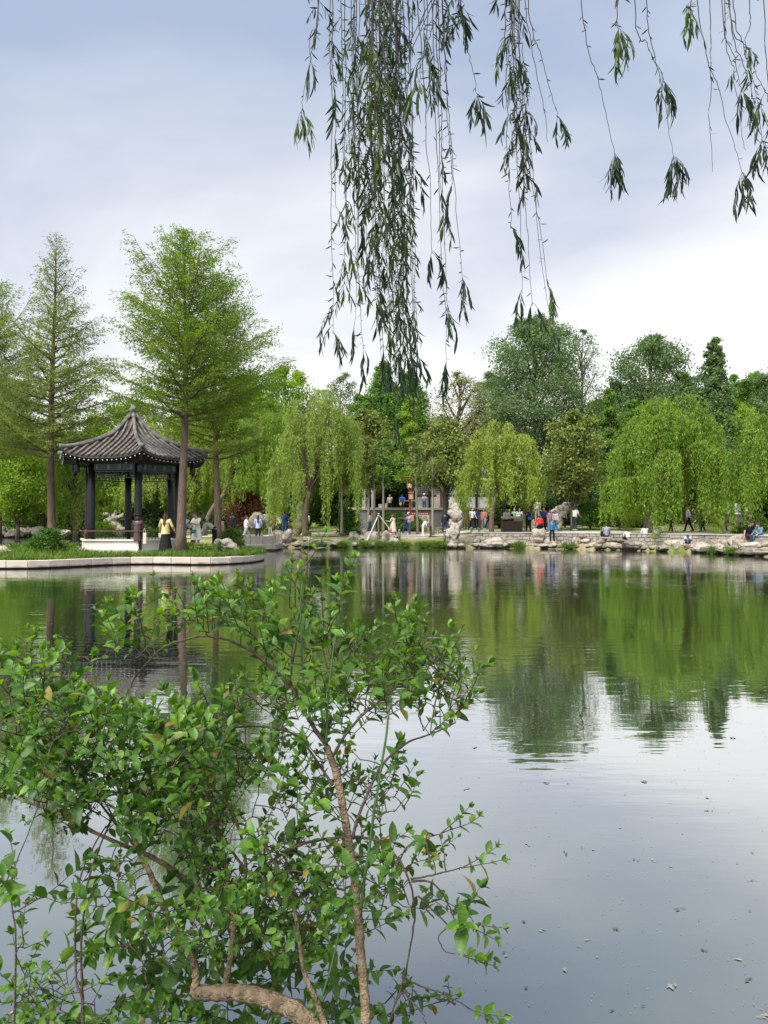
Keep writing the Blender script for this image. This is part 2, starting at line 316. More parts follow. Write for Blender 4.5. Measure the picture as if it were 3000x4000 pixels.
gx = np.unique(np.round(np.concatenate([-np.geomspace(46, 900, 16)[::-1], np.arange(-45, 30, .45), np.geomspace(30, 900, 20)]), 3))
gy = np.unique(np.round(np.concatenate([-np.geomspace(6, 300, 8)[::-1], np.arange(-5, 1, 1.0), np.arange(1.1, 2.2, .15), np.arange(3, 20, 3.0), np.arange(20, 36, 1.0), np.arange(36, 76, .4), np.arange(76, 130, 3.0), np.geomspace(130, 1500, 12)]), 3))
GX, GY = np.meshgrid(gx, gy); GZ = gzv(GX, GY) + .03 * np.sin(GX.ravel() * 1.7 + 1.3 * np.sin(GY.ravel())) * (GY.ravel() > 40)
m, n, l = newmat('ground'); b = n['Principled BSDF']; b.inputs['Roughness'].default_value = .95; b.inputs['Specular IOR Level'].default_value = .1
t = n.new('ShaderNodeTexCoord'); x1 = n.new('ShaderNodeTexNoise'); x1.inputs['Scale'].default_value = .35; x1.inputs['Detail'].default_value = 4; l.new(t.outputs['Object'], x1.inputs['Vector'])
x2 = n.new('ShaderNodeTexNoise'); x2.inputs['Scale'].default_value = 9; x2.inputs['Detail'].default_value = 8; l.new(t.outputs['Object'], x2.inputs['Vector'])
r1 = n.new('ShaderNodeValToRGB'); l.new(x1.outputs['Fac'], r1.inputs[0]); e = r1.color_ramp.elements
e[0].position = .40; e[0].color = (.10, .15, .035, 1); e[1].position = .62; e[1].color = (.33, .27, .17, 1); k = e.new(.5); k.color = (.25, .24, .10, 1)
mm = n.new('ShaderNodeMix'); mm.data_type = 'RGBA'; mm.blend_type = 'MULTIPLY'; mm.inputs[0].default_value = .7; l.new(r1.outputs[0], mm.inputs[6])
r2 = n.new('ShaderNodeValToRGB'); l.new(x2.outputs['Fac'], r2.inputs[0]); r2.color_ramp.elements[0].color = (.5, .5, .5, 1); r2.color_ramp.elements[0].position = .3; r2.color_ramp.elements[1].color = (1.3, 1.3, 1.3, 1); r2.color_ramp.elements[1].position = .7
l.new(r2.outputs[0], mm.inputs[7]); l.new(mm.outputs[2], b.inputs['Base Color'])
M['ground'] = m
nx, ny = len(gx), len(gy)
mb = MB(); ii = np.arange(ny - 1)[:, None] * nx + np.arange(nx - 1)[None]
mb.add(np.stack([GX.ravel(), GY.ravel(), GZ], 1), np.stack([ii, ii + 1, ii + nx + 1, ii + nx], -1).reshape(-1, 4))
tag(mb.obj('ground', M['ground'], smooth=True), 'grassy and earthen park ground around the pond', kind='structure')

# water: dark green body, ripples that are rougher out on the pond, mirror of the sky
m, n, l = newmat('pond_water'); out = n['Material Output']; n.remove(n['Principled BSDF'])
t = n.new('ShaderNodeTexCoord'); P_ = t.outputs['Object']
def nz_(scale, det, sx=1.0, sy=1.0, rough=.5, dist=0):
    mpn = n.new('ShaderNodeMapping'); mpn.inputs['Scale'].default_value = (sx, sy, 1); l.new(P_, mpn.inputs[0])
    x = n.new('ShaderNodeTexNoise'); x.inputs['Scale'].default_value = scale; x.inputs['Detail'].default_value = det; x.inputs['Roughness'].default_value = rough; x.inputs['Distortion'].default_value = dist
    l.new(mpn.outputs[0], x.inputs['Vector']); return x.outputs['Fac']
def ma(op, a, b=None, c=None):
    q = n.new('ShaderNodeMath'); q.operation = op
    for i, v in enumerate((a, b, c)):
        if v is None: continue
        if hasattr(v, 'type'): l.new(v, q.inputs[i])
        else: q.inputs[i].default_value = v
    return q.outputs[0]
sp = n.new('ShaderNodeSeparateXYZ'); l.new(P_, sp.inputs[0])
far = n.new('ShaderNodeMapRange'); far.inputs['From Min'].default_value = 3.5; far.inputs['From Max'].default_value = 11; far.clamp = True; l.new(sp.outputs[1], far.inputs[0])
patch = n.new('ShaderNodeMapRange'); patch.inputs['From Min'].default_value = .42; patch.inputs['From Max'].default_value = .62; l.new(nz_(.16, 2, 1, 1.6), patch.inputs[0]); patch.inputs['To Min'].default_value = .35
amp = ma('MULTIPLY', ma('MULTIPLY_ADD', far.outputs[0], .62, .06), patch.outputs[0])
h1 = ma('MULTIPLY', nz_(2.8, 3, .4, 1.5, .55), 1.0)
h2 = ma('MULTIPLY', nz_(9, 2, .6, 1.2, .5), .16)
h3 = ma('MULTIPLY', nz_(.6, 2, .45, 1.1), .8)
hh = ma('MULTIPLY', ma('ADD', ma('ADD', h1, h2), h3), amp)
bp = n.new('ShaderNodeBump'); bp.inputs['Strength'].default_value = 1.0; bp.inputs['Distance'].default_value = .0115; l.new(hh, bp.inputs['Height'])
gl = n.new('ShaderNodeBsdfGlossy'); gl.inputs['Roughness'].default_value = .02; gl.inputs['Color'].default_value = (.95, .96, .95, 1); l.new(bp.outputs[0], gl.inputs['Normal'])
df = n.new('ShaderNodeBsdfDiffuse'); 
rc = n.new('ShaderNodeValToRGB'); l.new(nz_(.25, 3), rc.inputs[0]); rc.color_ramp.elements[0].color = (.048, .062, .040, 1); rc.color_ramp.elements[1].color = (.06, .074, .056, 1)
l.new(rc.outputs[0], df.inputs['Color'])
fr = n.new('ShaderNodeFresnel'); fr.inputs['IOR'].default_value = 1.45; l.new(bp.outputs[0], fr.inputs['Normal'])
cr = n.new('ShaderNodeValToRGB'); l.new(fr.outputs[0], cr.inputs[0]); e = cr.color_ramp.elements
e[0].position = .03; e[0].color = (.24,) * 3 + (1,); e[1].position = .85; e[1].color = (.9,) * 3 + (1,)
for p_, v_ in ((.10, .47), (.22, .80), (.45, .92)): k = e.new(p_); k.color = (v_,) * 3 + (1,)
ms = n.new('ShaderNodeMixShader'); l.new(cr.outputs[0], ms.inputs[0]); l.new(df.outputs[0], ms.inputs[1]); l.new(gl.outputs[0], ms.inputs[2]); l.new(ms.outputs[0], out.inputs[0])
M['water'] = m
mb = MB(); wx = np.array([-900, -60, -20, 0, 20, 60, 900.]); wy = np.array([-300, 0, 10, 30, 60, 120, 400.])
WX, WY = np.meshgrid(wx, wy); ii = np.arange(6)[:, None] * 7 + np.arange(6)[None]
mb.add(np.stack([WX.ravel(), WY.ravel(), 0 * WX.ravel()], 1), np.stack([ii, ii + 1, ii + 8, ii + 7], -1).reshape(-1, 4))
tag(mb.obj('water', M['water']), 'still green pond water mirroring trees and sky', kind='structure')

# paved paths on the far bank, draped just over the ground
M['paving'] = brickmat('paving', (.50, .45, .38), (.43, .39, .34), (.3, .27, .23), bw=.9, rh=.6, ms=.01)
def drape(name, pts, wdt, mat, label, dz=.035):
    P = np.array(pts, float); s = np.concatenate([[0], np.cumsum(np.linalg.norm(np.diff(P, axis=0), axis=1))]); ss = np.arange(0, s[-1], .5)
    Q = np.stack([np.interp(ss, s, P[:, 0]), np.interp(ss, s, P[:, 1])], 1); T = nrm(np.gradient(Q, axis=0)); S = np.stack([-T[:, 1], T[:, 0]], 1)
    k = 7; o = np.linspace(-.5, .5, k) * wdt; V = Q[:, None] + S[:, None] * o[None, :, None]
    z = gzv(V[..., 0], V[..., 1]).reshape(len(Q), k); 
    V3 = np.concatenate([V, (z + dz)[..., None]], -1).reshape(-1, 3)
    ii = np.arange(len(Q) - 1)[:, None] * k + np.arange(k - 1)[None]
    mb = MB(); mb.add(V3, np.stack([ii, ii + 1, ii + k + 1, ii + k], -1).reshape(-1, 4)[:, ::-1].copy())
    return tag(mb.obj(name, mat), label, kind='structure')
drape('path', [(-9, 58), (-4, 57), (0, 56.6), (4, 56.2), (7, 55.4), (10, 54.2), (14, 52.5), (18, 49), (20.5, 45), (22, 38), (24, 30)], 4.2, M['paving'], 'pale stone path along the far bank')
drape('path', [(-12, 60), (-18, 68), (-26, 82), (-36, 92)], 3.0, M['paving'], 'pale path curving behind the pavilion')

# island
KF = np.array([(-42, 26.5), (-22, 27.2), (-13.85, 27.7), (-12.8, 27.4), (-11.3, 29), (-10.6, 29.9), (-9.72, 30.6), (-7.4, 30.0), (-6.37, 30.1), (-5.6, 31.2), (-5.28, 32.8), (-5.35, 34.6), (-5.9, 37), (-6.6, 39.5), (-8.5, 41), (-12, 42), (-17, 42.5), (-26, 43), (-42, 43)], float)
def smooth_poly(P, n_=600):
    s = np.concatenate([[0], np.cumsum(np.linalg.norm(np.diff(P, axis=0), axis=1))]); ss = np.linspace(0, s[-1], n_)
    Q = np.stack([np.interp(ss, s, P[:, 0]), np.interp(ss, s, P[:, 1])], 1)
    ker = np.hanning(23); ker /= ker.sum(); pad = np.pad(Q, ((11, 11), (0, 0)), 'edge')
    return np.stack([np.convolve(pad[:, i], ker, 'valid') for i in (0, 1)], 1)
KS = smooth_poly(KF)
def isl_z(x, y):
    P = np.stack([np.atleast_1d(x), np.atleast_1d(y)], 1).astype(float)
    d = np.min(np.linalg.norm(P[:, None] - KS[None, ::4], axis=2), axis=1)
    return .29 + .18 * sstep(.3, 3.0, d)
mb = MB(); K2 = KS[::3]; cen = np.array([(np.clip(p[0], -40, -11), 36.0) for p in K2]); lv = np.linspace(0, 1, 14) ** 1.0
V = K2[:, None] * (1 - lv[None, :, None]) + cen[:, None] * lv[None, :, None]
V[:, 0] += nrm(cen - K2) * .12
zi = isl_z(V[..., 0].ravel(), V[..., 1].ravel())
a, b_ = V.shape[:2]; ii = np.arange(a - 1)[:, None] * b_ + np.arange(b_ - 1)[None]
mb.add(np.concatenate([V.reshape(-1, 2), zi[:, None]], 1), np.stack([ii, ii + b_, ii + b_ + 1, ii + 1], -1).reshape(-1, 4))
tag(mb.obj('island_ground', M['ground'], smooth=True), 'grassy ground of the pavilion island', kind='structure')
# kerb of cut stone blocks round the island
mb = MB(); seg = np.concatenate([[0], np.cumsum(np.linalg.norm(np.diff(KS, axis=0), axis=1))]); s0 = 0; rr = random.Random(4)
while s0 < seg[-1] - .9:
    Lb = rr.uniform(.72, .88); A = np.array([np.interp(s0, seg, KS[:, i]) for i in (0, 1)]); B = np.array([np.interp(s0 + Lb, seg, KS[:, i]) for i in (0, 1)])
    Md = (A + B) / 2; T = (B - A); ang = math.atan2(T[1], T[0]); inn = np.array([-T[1], T[0]]) / np.linalg.norm(T)
    c = Md + inn * .14
    mb.box((c[0], c[1], .17 + rr.uniform(-.006, .006)), (np.linalg.norm(T) - .012, .34, .26), ang, bev=.015)
    mb.box((c[0] + inn[0] * .08, c[1] + inn[1] * .08, -.2), (np.linalg.norm(T) + .06, .3, .5), ang, mi=1)
    s0 += Lb
tag(mb.obj('kerb', [M['kerb'], M['rock_g']]), 'pale cut stone kerb around the pavilion island', kind='structure')

# ---------------------------------------------------------------- plants
def rdir(n_, rng): return nrm(rng.normal(size=(n_, 3)))
def bez(p0, p1, p2, k=8):
    t_ = np.linspace(0, 1, k)[:, None]; return (1 - t_) ** 2 * p0 + 2 * t_ * (1 - t_) * p1 + t_ ** 2 * p2
def prof_f(prof): a = np.array(prof); return lambda t_: np.interp(t_, a[:, 0], a[:, 1])
ROUND = [(0, .35), (.15, .8), (.4, 1), (.7, .85), (.88, .55), (1, .12)]
CONE = [(0, .7), (.15, 1), (.5, .68), (.8, .35), (1, .04)]
COLMN = [(0, .8), (.2, 1), (.6, .9), (.9, .5), (1, .08)]
DOME = [(0, .9), (.3, 1), (.6, .85), (.85, .55), (1, .15)]
def broad(name, label, cat, x, y, z0, top, cbot, hw, prof, leaf, bark, seed, nlobe=22, nclump=12, nleaf=70, ls=.2, tr=.2, sparse=1.0, group=None, flat=.7, wob=0, csz=1.0, soft=.36, lean=0):
    rng = np.random.default_rng(seed); pf = prof_f(prof); H = top - cbot
    root = thing(name, label, cat, (x, y, z0), group)
    tb, lb = MB(), MB(); 
    tk = np.linspace(0, 1, 9); ph = rng.uniform(0, 6, 2); axis = np.stack([x + wob * np.sin(tk * 4 + ph[0]) * tk + lean * tk, y + wob * .5 * np.sin(tk * 3 + ph[1]) * tk, z0 - .15 + (cbot + H * .75 - z0) * tk], 1)
    tb.tube(axis, tr * (1 - .75 * tk) * (1 + .35 * np.exp(-tk * 18)), 8)
    topx = lambda zq: np.array([np.interp(zq, axis[:, 2], axis[:, 0]), np.interp(zq, axis[:, 2], axis[:, 1])])
    for i in range(nlobe):
        t_ = (i + rng.uniform(0, 1)) / nlobe; t_ = .04 + .93 * t_; R = pf(t_) * hw; a = i * 2.4 + rng.uniform(-.5, .5)
        rad = R * rng.uniform(.35, .78); zc = cbot + H * t_; c0 = topx(zc)
        c = np.array([c0[0] + rad * math.cos(a), c0[1] + rad * math.sin(a), zc]); lr = max(R * rng.uniform(.38, .55), hw * .09) * csz
        zs = max(z0 + .3 * (cbot - z0), zc - rad * .9 - .12 * H); zs = min(zs, axis[-1, 2] - .05); s0 = np.array([*topx(zs), zs])
        tb.tube(bez(s0, (s0 + c) / 2 + [0, 0, -.1 * rad], c, 6), np.linspace(tr * .32, tr * .1, 6), 5)
        dr = rdir(nclump, rng); rr_ = lr * rng.uniform(.55, 1.05, nclump); cl = c + dr * rr_[:, None] * [1, 1, flat]
        for q in cl[:max(3, nclump // 2)]:
            tb.tube(bez(c, (c + q) / 2 + rng.normal(size=3) * .06, q, 4), np.linspace(tr * .1, tr * .03, 4), 4, cap=False)
        nn = int(nleaf * sparse)
        cr_ = lr * soft
        P = (cl[:, None] + rng.normal(size=(nclump, nn, 3)) * [cr_, cr_, cr_ * .6]).reshape(-1, 3)
        dd = rng.normal(size=P.shape) + [0, 0, -.35]; nn_ = rng.normal(size=P.shape) * .7 + [0, -.1, 1.0]
        sz = ls * rng.uniform(.6, 1.25, len(P)); lb.leaves(P, dd, nn_, sz, sz * .6)
    tb.obj('trunk', bark, root, smooth=True); lb.obj('crown', leaf, root)
    return root
def willow(label, x, y, z0, top, hw, bot, leaf, seed, nst=420, tr=.2, ls=.2, group=None, depth=None, trunk_x=None, bunch=44, name='willow_tree', fork_h=.3):
    rng = np.random.default_rng(seed); root = thing(name, label, 'tree', (x, y, z0), group); tb, lb = MB(), MB(); dp = depth or hw * .8
    H = top - z0; fork = z0 + H * fork_h; tx = x if trunk_x is None else trunk_x
    base = np.array([tx, y, z0 - .15]); fk = np.array([x * .35 + tx * .65, y, fork])
    tb.tube(bez(base, np.array([tx - .12, y, z0 + H * .15]), fk, 8), np.linspace(tr * 1.15, tr * .8, 8), 9)
    per = max(5, nst // bunch)
    for i in range(bunch):
        a = i * 2.39996 + rng.uniform(-.5, .5); r = math.sqrt((i + .5) / bunch) * rng.uniform(.82, 1.08)
        zt = z0 + H * ((1 - .50 * min(r, 1.1) ** 2.0) + rng.uniform(-.17, .03)); zt = min(zt, top)
        o = np.array([math.cos(a), math.sin(a), 0]); c = np.array([x + hw * r * math.cos(a) * .8, y + dp * r * math.sin(a) * .8, zt])
        b1 = bez(fk + rng.normal(size=3) * .05, fk * .55 + c * .45 + [0, 0, H * .13], c, 8); tb.tube(b1, np.linspace(tr * .36, tr * .05, 8), 5, cap=False)
        reach = rng.uniform(.45, 1.0) if r < .75 else rng.uniform(.72, 1.04)
        if rng.uniform() < .15: reach *= .6
        zlow = zt - (zt - bot) * reach * (.62 + .38 * min(1, r)); br = rng.uniform(.22, .46) * (hw / 3.5) ** .5 * 1.05
        for j in range(per):
            off = rng.normal(size=2) * br * .55; rho = min(1.6, np.linalg.norm(off) / br)
            s0 = c + [off[0] * .4, off[1] * .4, rng.uniform(-.1, .12)]; dx = o[:2] * hw * .10 * rng.uniform(.3, 1.5) + off; top_z = s0[2] + rng.uniform(.02, .22)
            zb = zlow + (zt - zlow) * (.55 * rho ** 1.3 * rng.uniform(.5, 1.2)) + rng.normal() * .05 * H; zb = min(zb, zt - .35)
            p1 = s0 + [dx[0] * .6, dx[1] * .6, (top_z - s0[2]) * 1.6]; p2 = np.array([s0[0] + dx[0], s0[1] + dx[1], zt - (zt - zb) * .22]); p3 = p2 + [rng.normal() * .10, rng.normal() * .10, 0]; p3[2] = zb
            path = np.concatenate([bez(s0, p1, p2, 5), bez(p2, (p2 + p3) / 2 + rng.normal(size=3) * .06, p3, 6)[1:]])
            sl_ = np.concatenate([[0], np.cumsum(np.linalg.norm(np.diff(path, axis=0), axis=1))]); k = int(sl_[-1] / .043) + 2
            u = np.sort(rng.uniform(0, 1, k)) ** .9 * sl_[-1]; P = np.stack([np.interp(u, sl_, path[:, q]) for q in range(3)], 1) + rng.normal(size=(k, 3)) * [.06, .06, .02]
            dd = rng.normal(size=P.shape) * .5 + [0, 0, -1]; sz = ls * rng.uniform(.55, 1.3, k)
            lb.leaves(P, dd, rng.normal(size=P.shape) + [0, -.2, .4], sz, sz * .26)
            if j % 4 == 0: tb.tube(path[:7], .010, 3, cap=False)
    tb.obj('trunk', M['bark'], root, smooth=True); lb.obj('crown', leaf, root); return root
def redwood(label, x, y, z0, top, hw, cbot, prof, leaf, seed, nb=95, tr=.17, dens=1.0, ls=.125, bare_top=0, el=(24, 62)):
    rng = np.random.default_rng(seed); root = thing('redwood_tree', label, 'tree', (x, y, z0), 'dawn redwoods behind the pavilion'); tb, lb = MB(), MB(); pf = prof_f(prof); H = top - cbot
    tk = np.linspace(0, 1, 16); axis = np.stack([x + .10 * np.sin(tk * 5 + seed), y + 0 * tk, z0 - .1 + (top - z0 + .1) * tk], 1)
    tb.tube(axis, np.maximum(tr * (1 - tk) ** .8, .012) * (1 + .6 * np.exp(-tk * 40)), 10)
    PP, DD, NN, SS = [], [], [], []
    for i in range(nb):
        t_ = ((i + rng.uniform(0, 1)) / nb) ** .95; zb = cbot + H * t_ * .985; R = pf(t_) * hw * (rng.uniform(.55, 1.15) if rng.uniform() > .2 else rng.uniform(.3, .6)); a = i * 2.39996 + rng.uniform(-.35, .35)
        elv = math.radians(np.interp(t_, [0, 1], el) + rng.uniform(-14, 16)); ax = float(np.interp(zb, axis[:, 2], axis[:, 0])); s0 = np.array([ax, y, zb])
        o = np.array([math.cos(a), math.sin(a), 0]); e = s0 + o * R + [0, 0, math.tan(elv) * R * .62]; md = s0 + o * R * .5 + [0, 0, math.tan(elv) * R * .12]
        br = bez(s0, md, e, 9); tb.tube(br, np.linspace(max(tr * .33 * (1 - t_ * .8), .014), .007, 9), 5, cap=False)
        ntw = int(5 + R * 7); us = np.linspace(.16, 1, ntw); side = np.cross(o, [0, 0, 1.0])
        for k, u in enumerate(us):
            q = np.array([np.interp(u * 8, np.arange(9), br[:, j]) for j in range(3)]); sg = 1 if k % 2 else -1
            Lt = (R * .42 * (1 - u * .55) + .18) * rng.uniform(.6, 1.2); dr_ = nrm(o * (.55 + .5 * u) + side * sg * (1.0 - .6 * u) + rng.normal(size=3) * .12 + [0, 0, .1])
            qe = q + dr_ * Lt; qm = (q + qe) / 2 + [0, 0, .06 * Lt]; qe = qe + [0, 0, -.1 * Lt]
            if k % 2 == 0 or Lt > .5: tb.tube(bez(q, qm, qe, 4), [.009, .007, .005, .004], 3, cap=False)
            kk = int((Lt / .03 + 6) * dens * (1 - bare_top * t_ ** 1.5)); 
            if kk < 1: continue
            v = rng.uniform(.1, 1.08, kk)[:, None]; P = (1 - v) ** 2 * q + 2 * v * (1 - v) * qm + v ** 2 * qe + rng.normal(size=(kk, 3)) * [.08, .08, .075]
            PP.append(P); DD.append(dr_ + rng.normal(size=P.shape) * .75 - [0, 0, .15]); NN.append(rng.normal(size=P.shape) * .7 + [0, 0, .8]); SS.append(ls * rng.uniform(.6, 1.3, kk))
    P, D_, N_, S_ = map(np.concatenate, (PP, DD, NN, SS)); lb.leaves(P, D_, N_, S_, S_ * .34)
    tb.obj('trunk', M['bark'], root, smooth=True); lb.obj('crown', leaf, root); return root
# trees of the island and the far bank -----------------------------------
MP1 = [(0, .95), (.15, 1), (.4, .66), (.6, .38), (.72, .24), (.85, .15), (1, .03)]
MP2 = [(0, .95), (.2, 1), (.5, .86), (.72, .56), (.88, .28), (1, .03)]
redwood('tall thin redwood with bare spire left of the pavilion', PX(205, 36), 36, .42, PZ(905, 36), 4.2, PZ(1800, 36), MP1, M['meta_g'], 3, nb=115, tr=.2, dens=1.1, bare_top=.75)
redwood('dense dark green redwood whose trunk stands before the pavilion roof', PX(715, 32), 32, .40, PZ(890, 32), 3.1, PZ(1650, 32), MP2, M['meta'], 5, nb=115, tr=.2, dens=.95)
redwood('redwood just right of and behind the one beside the pavilion', PX(845, 40), 40, .4, PZ(1060, 40), 3.4, PZ(1800, 40), MP2, M['meta'], 8, nb=110, tr=.19, dens=.95)
redwood('redwood at the left edge with its trunk outside the picture', PX(-60, 42), 42, .42, PZ(1060, 42), 3.6, PZ(1800, 42), MP2, M['meta'], 11, nb=100, tr=.2, dens=1.3)
willow('soft green willow leaning over rocks in the middle of the far bank', PX(1235, 53), 53.5, gz(PX(1190, 53), 53.5), PZ(1500, 53), 3.9, PZ(2070, 53), M['willow_sh'], 21, nst=700, tr=.2, trunk_x=PX(1190, 53), group='willows on the far bank')
willow('small yellow green willow beside the brown kiosk', PX(1965, 52), 52.4, gz(PX(1925, 52), 52.4), PZ(1610, 52), 3.2, PZ(2035, 52), M['willow_yel'], 22, nst=620, tr=.17, trunk_x=PX(1925, 52), group='willows on the far bank')
willow('big bright willow whose strands reach down to the shore rocks', PX(2640, 46.5), 47.5, gz(PX(2560, 47), 47.5), PZ(1525, 47), 4.1, PZ(2120, 47), M['willow'], 23, nst=1050, tr=.26, trunk_x=PX(2550, 47), group='willows on the far bank', bunch=62, depth=3.2)
willow('willow cut off by the right edge of the picture', PX(3060, 43), 43.5, gz(PX(3060, 43), 43.5), PZ(1540, 43), 3.0, PZ(2080, 43), M['willow'], 24, nst=620, tr=.22, group='willows on the far bank')
willow('willow trailing over the water left of the pavilion', PX(310, 47), 46.5, .3, PZ(1640, 47), 2.0, PZ(2120, 47), M['willow'], 25, nst=260, tr=.15, group='willows behind the pavilion')
willow('wide willow seen between the pavilion columns', PX(640, 60), 66, gz(PX(640, 66), 66), PZ(1560, 66), 6.0, PZ(2010, 66), M['willow_yel'], 26, nst=900, tr=.28, group='willows behind the pavilion', bunch=60)
willow('willow right of the pavilion above the man in the black jacket', PX(1000, 60), 62, gz(PX(930, 62), 62), PZ(1560, 62), 3.6, PZ(2010, 62), M['willow'], 27, nst=560, tr=.2, trunk_x=PX(800, 62), group='willows behind the pavilion')
T = lambda lab, px, D, top, bot, hw, prof, mat, seed, name='broadleaf_tree', **k: broad(name, lab, 'tree', PX(px, D), D, max(gz(PX(px, D), D), .2), PZ(top, D), PZ(bot, D), hw / F * D, prof, M[mat], k.pop('bark', M['bark']), seed, **k)
G = 'trees rising behind the far bank'
T('round bright green tree behind the middle willow', 1115, 82, 1430, 1850, 150, ROUND, 'lime', 31, group=G, nlobe=24, ls=.26)
T('bright green tree right of the second redwood', 955, 76, 1450, 1900, 120, ROUND, 'lime', 32, group=G, ls=.26)
T('thin grey tree with bare twiggy top right of the round bright tree', 1330, 84, 1450, 1850, 105, ROUND, 'broad_blue', 33, group=G, sparse=.28, ls=.2, nlobe=30, nclump=14)
T('dark green pointed tree behind the hanging strands', 1500, 82, 1405, 1900, 120, CONE, 'broad', 34, group=G, ls=.26, nlobe=40, csz=1.15, soft=.55)
T('second pointed tree right of the dark pointed one', 1600, 84, 1445, 1900, 130, CONE, 'broad', 35, group=G, ls=.26, nlobe=40, csz=1.15, soft=.55)
T('narrow lime green tree in front of the pointed trees', 1605, 74, 1545, 1900, 60, COLMN, 'lime', 36, group=G, nlobe=16, ls=.2)
T('sparse pale tree with a crooked dark leaning trunk', 1745, 70, 1440, 1760, 120, ROUND, 'pale', 37, group=G, sparse=.3, bark=M['bark_dark'], tr=.42, wob=1.4, nlobe=18, ls=.2)
T('tallest tree of the far bank with open grey green crown', 2090, 76, 1225, 1760, 225, ROUND, 'broad_blue', 38, group=G, nlobe=46, nclump=14, nleaf=64, ls=.25, tr=.4, csz=.8)
T('half bare tree reaching out right of the tallest tree', 2275, 78, 1280, 1700, 95, ROUND, 'broad_blue', 39, group=G, sparse=.22, nlobe=24, nclump=14, ls=.2, tr=.28)
T('narrow dark cypress between the tallest tree and the big willow', 2385, 66, 1500, 1960, 42, COLMN, 'broad', 40, name='cypress_tree', group=G, nlobe=26, csz=1.2, ls=.2)
T('broad pointed green tree above the big willow', 2545, 78, 1305, 1850, 190, ROUND, 'broad_blue', 41, group=G, nlobe=46, ls=.29, tr=.32, csz=.85, soft=.42, sparse=.7)
T('slim spire shaped tree above the big willow', 2795, 76, 1310, 1900, 125, CONE, 'broad_blue', 42, group=G, nlobe=48, ls=.27, csz=.9, soft=.45, sparse=.6)
T('green tree between the spire tree and the broad pointed one', 2690, 84, 1480, 1900, 90, ROUND, 'broad', 43, group=G, ls=.27)
T('dull green tree at the right edge behind the willow', 2950, 86, 1440, 1900, 130, ROUND, 'broad', 44, group=G, nlobe=30, ls=.27)
T('tall dark tree cut off by the right edge', 3060, 78, 1390, 1850, 110, ROUND, 'broad_blue', 45, group=G, ls=.27)
T('green tree left of the middle willow behind the maple', 820, 92, 1520, 1900, 150, ROUND, 'broad', 46, group=G, ls=.28)
T('pale green tree behind the pavilion roof peak', 480, 90, 1560, 1950, 170, ROUND, 'lime', 47, group=G, ls=.28)
T('leafy tree low behind the left redwood', 170, 88, 1640, 2000, 170, ROUND, 'lime', 48, group=G, ls=.28)
T('yellow green tree at the left edge behind the rocks', 0, 80, 1600, 2000, 150, ROUND, 'pale', 49, group=G, ls=.26, sparse=.8)
T('dark tree at the left edge behind the pond rocks', -90, 95, 1500, 2000, 160, ROUND, 'broad', 50, group=G, ls=.28)
T('green tree filling the gap behind the small kiosk willow', 1880, 88, 1600, 1950, 150, ROUND, 'broad_blue', 51, group=G, ls=.28)
T('green tree filling the gap left of the cypress', 2330, 90, 1560, 1950, 150, ROUND, 'broad', 52, group=G, ls=.28)
T('dark tree behind the sparse crooked one', 1720, 95, 1620, 1980, 150, ROUND, 'broad', 53, group=G, ls=.28)
for i, (px, D, top, bot, hw, mt, lab) in enumerate([(380, 72, 1640, 2010, 120, 'lime', 'light green tree low behind the left eave of the pavilion'), (760, 74, 1560, 2000, 120, 'lime', 'light green tree seen between the two redwood trunks'), (70, 70, 1690, 2030, 120, 'lime', 'leafy light green tree over the left pond rocks'), (1040, 72, 1540, 1960, 110, 'willow', 'fresh green tree between redwood and middle willow'), (1420, 80, 1530, 1950, 90, 'broad', 'fresh green tree filling the gap right of the middle willow'), (1850, 80, 1640, 1950, 110, 'pale', 'pale tree behind the left side of the kiosk willow'), (2480, 72, 1560, 1980, 100, 'broad', 'green tree just left of the big willow crown'), (2880, 76, 1560, 1950, 100, 'lime', 'light green tree between the two right willows'), (2340, 74, 1620, 1980, 80, 'broad_blue', 'soft grey green tree right of the glossy olive tree'), (2680, 80, 1440, 1900, 110, 'broad', 'mid green tree merging with the spire shaped tree on its left'), (2880, 82, 1460, 1900, 110, 'broad', 'mid green tree merging with the spire shaped tree on its right'), (2420, 82, 1480, 1900, 100, 'broad', 'mid green tree rising just right of the cypress'), (1930, 84, 1450, 1880, 110, 'broad_blue', 'grey green tree merging with the left side of the tallest tree')]):
    T(lab, px, D, top, bot, hw, ROUND, mt, 300 + i, group=G, nlobe=26, ls=.22, csz=1.15)
G = 'glossy olive leaved trees by the far path'
T('glossy olive tree left of the red lamp post', 1440, 62, 1590, 1910, 95, ROUND, 'olive', 61, name='evergreen_tree', group=G, nlobe=26, nclump=12, nleaf=30, ls=.24, tr=.12, bark=M['bark_pale'])
T('glossy olive tree over the stone tables', 1740, 62, 1640, 1900, 115, ROUND, 'olive', 62, name='evergreen_tree', group=G, nlobe=28, nclump=12, nleaf=32, ls=.24, tr=.24, bark=M['bark_dark'])
T('glossy olive tree right of the kiosk with its crown clear of the path', 2235, 57, 1600, 1960, 135, ROUND, 'olive', 63, name='evergreen_tree', group=G, csz=.8, nlobe=30, nclump=12, nleaf=34, ls=.24, tr=.13)
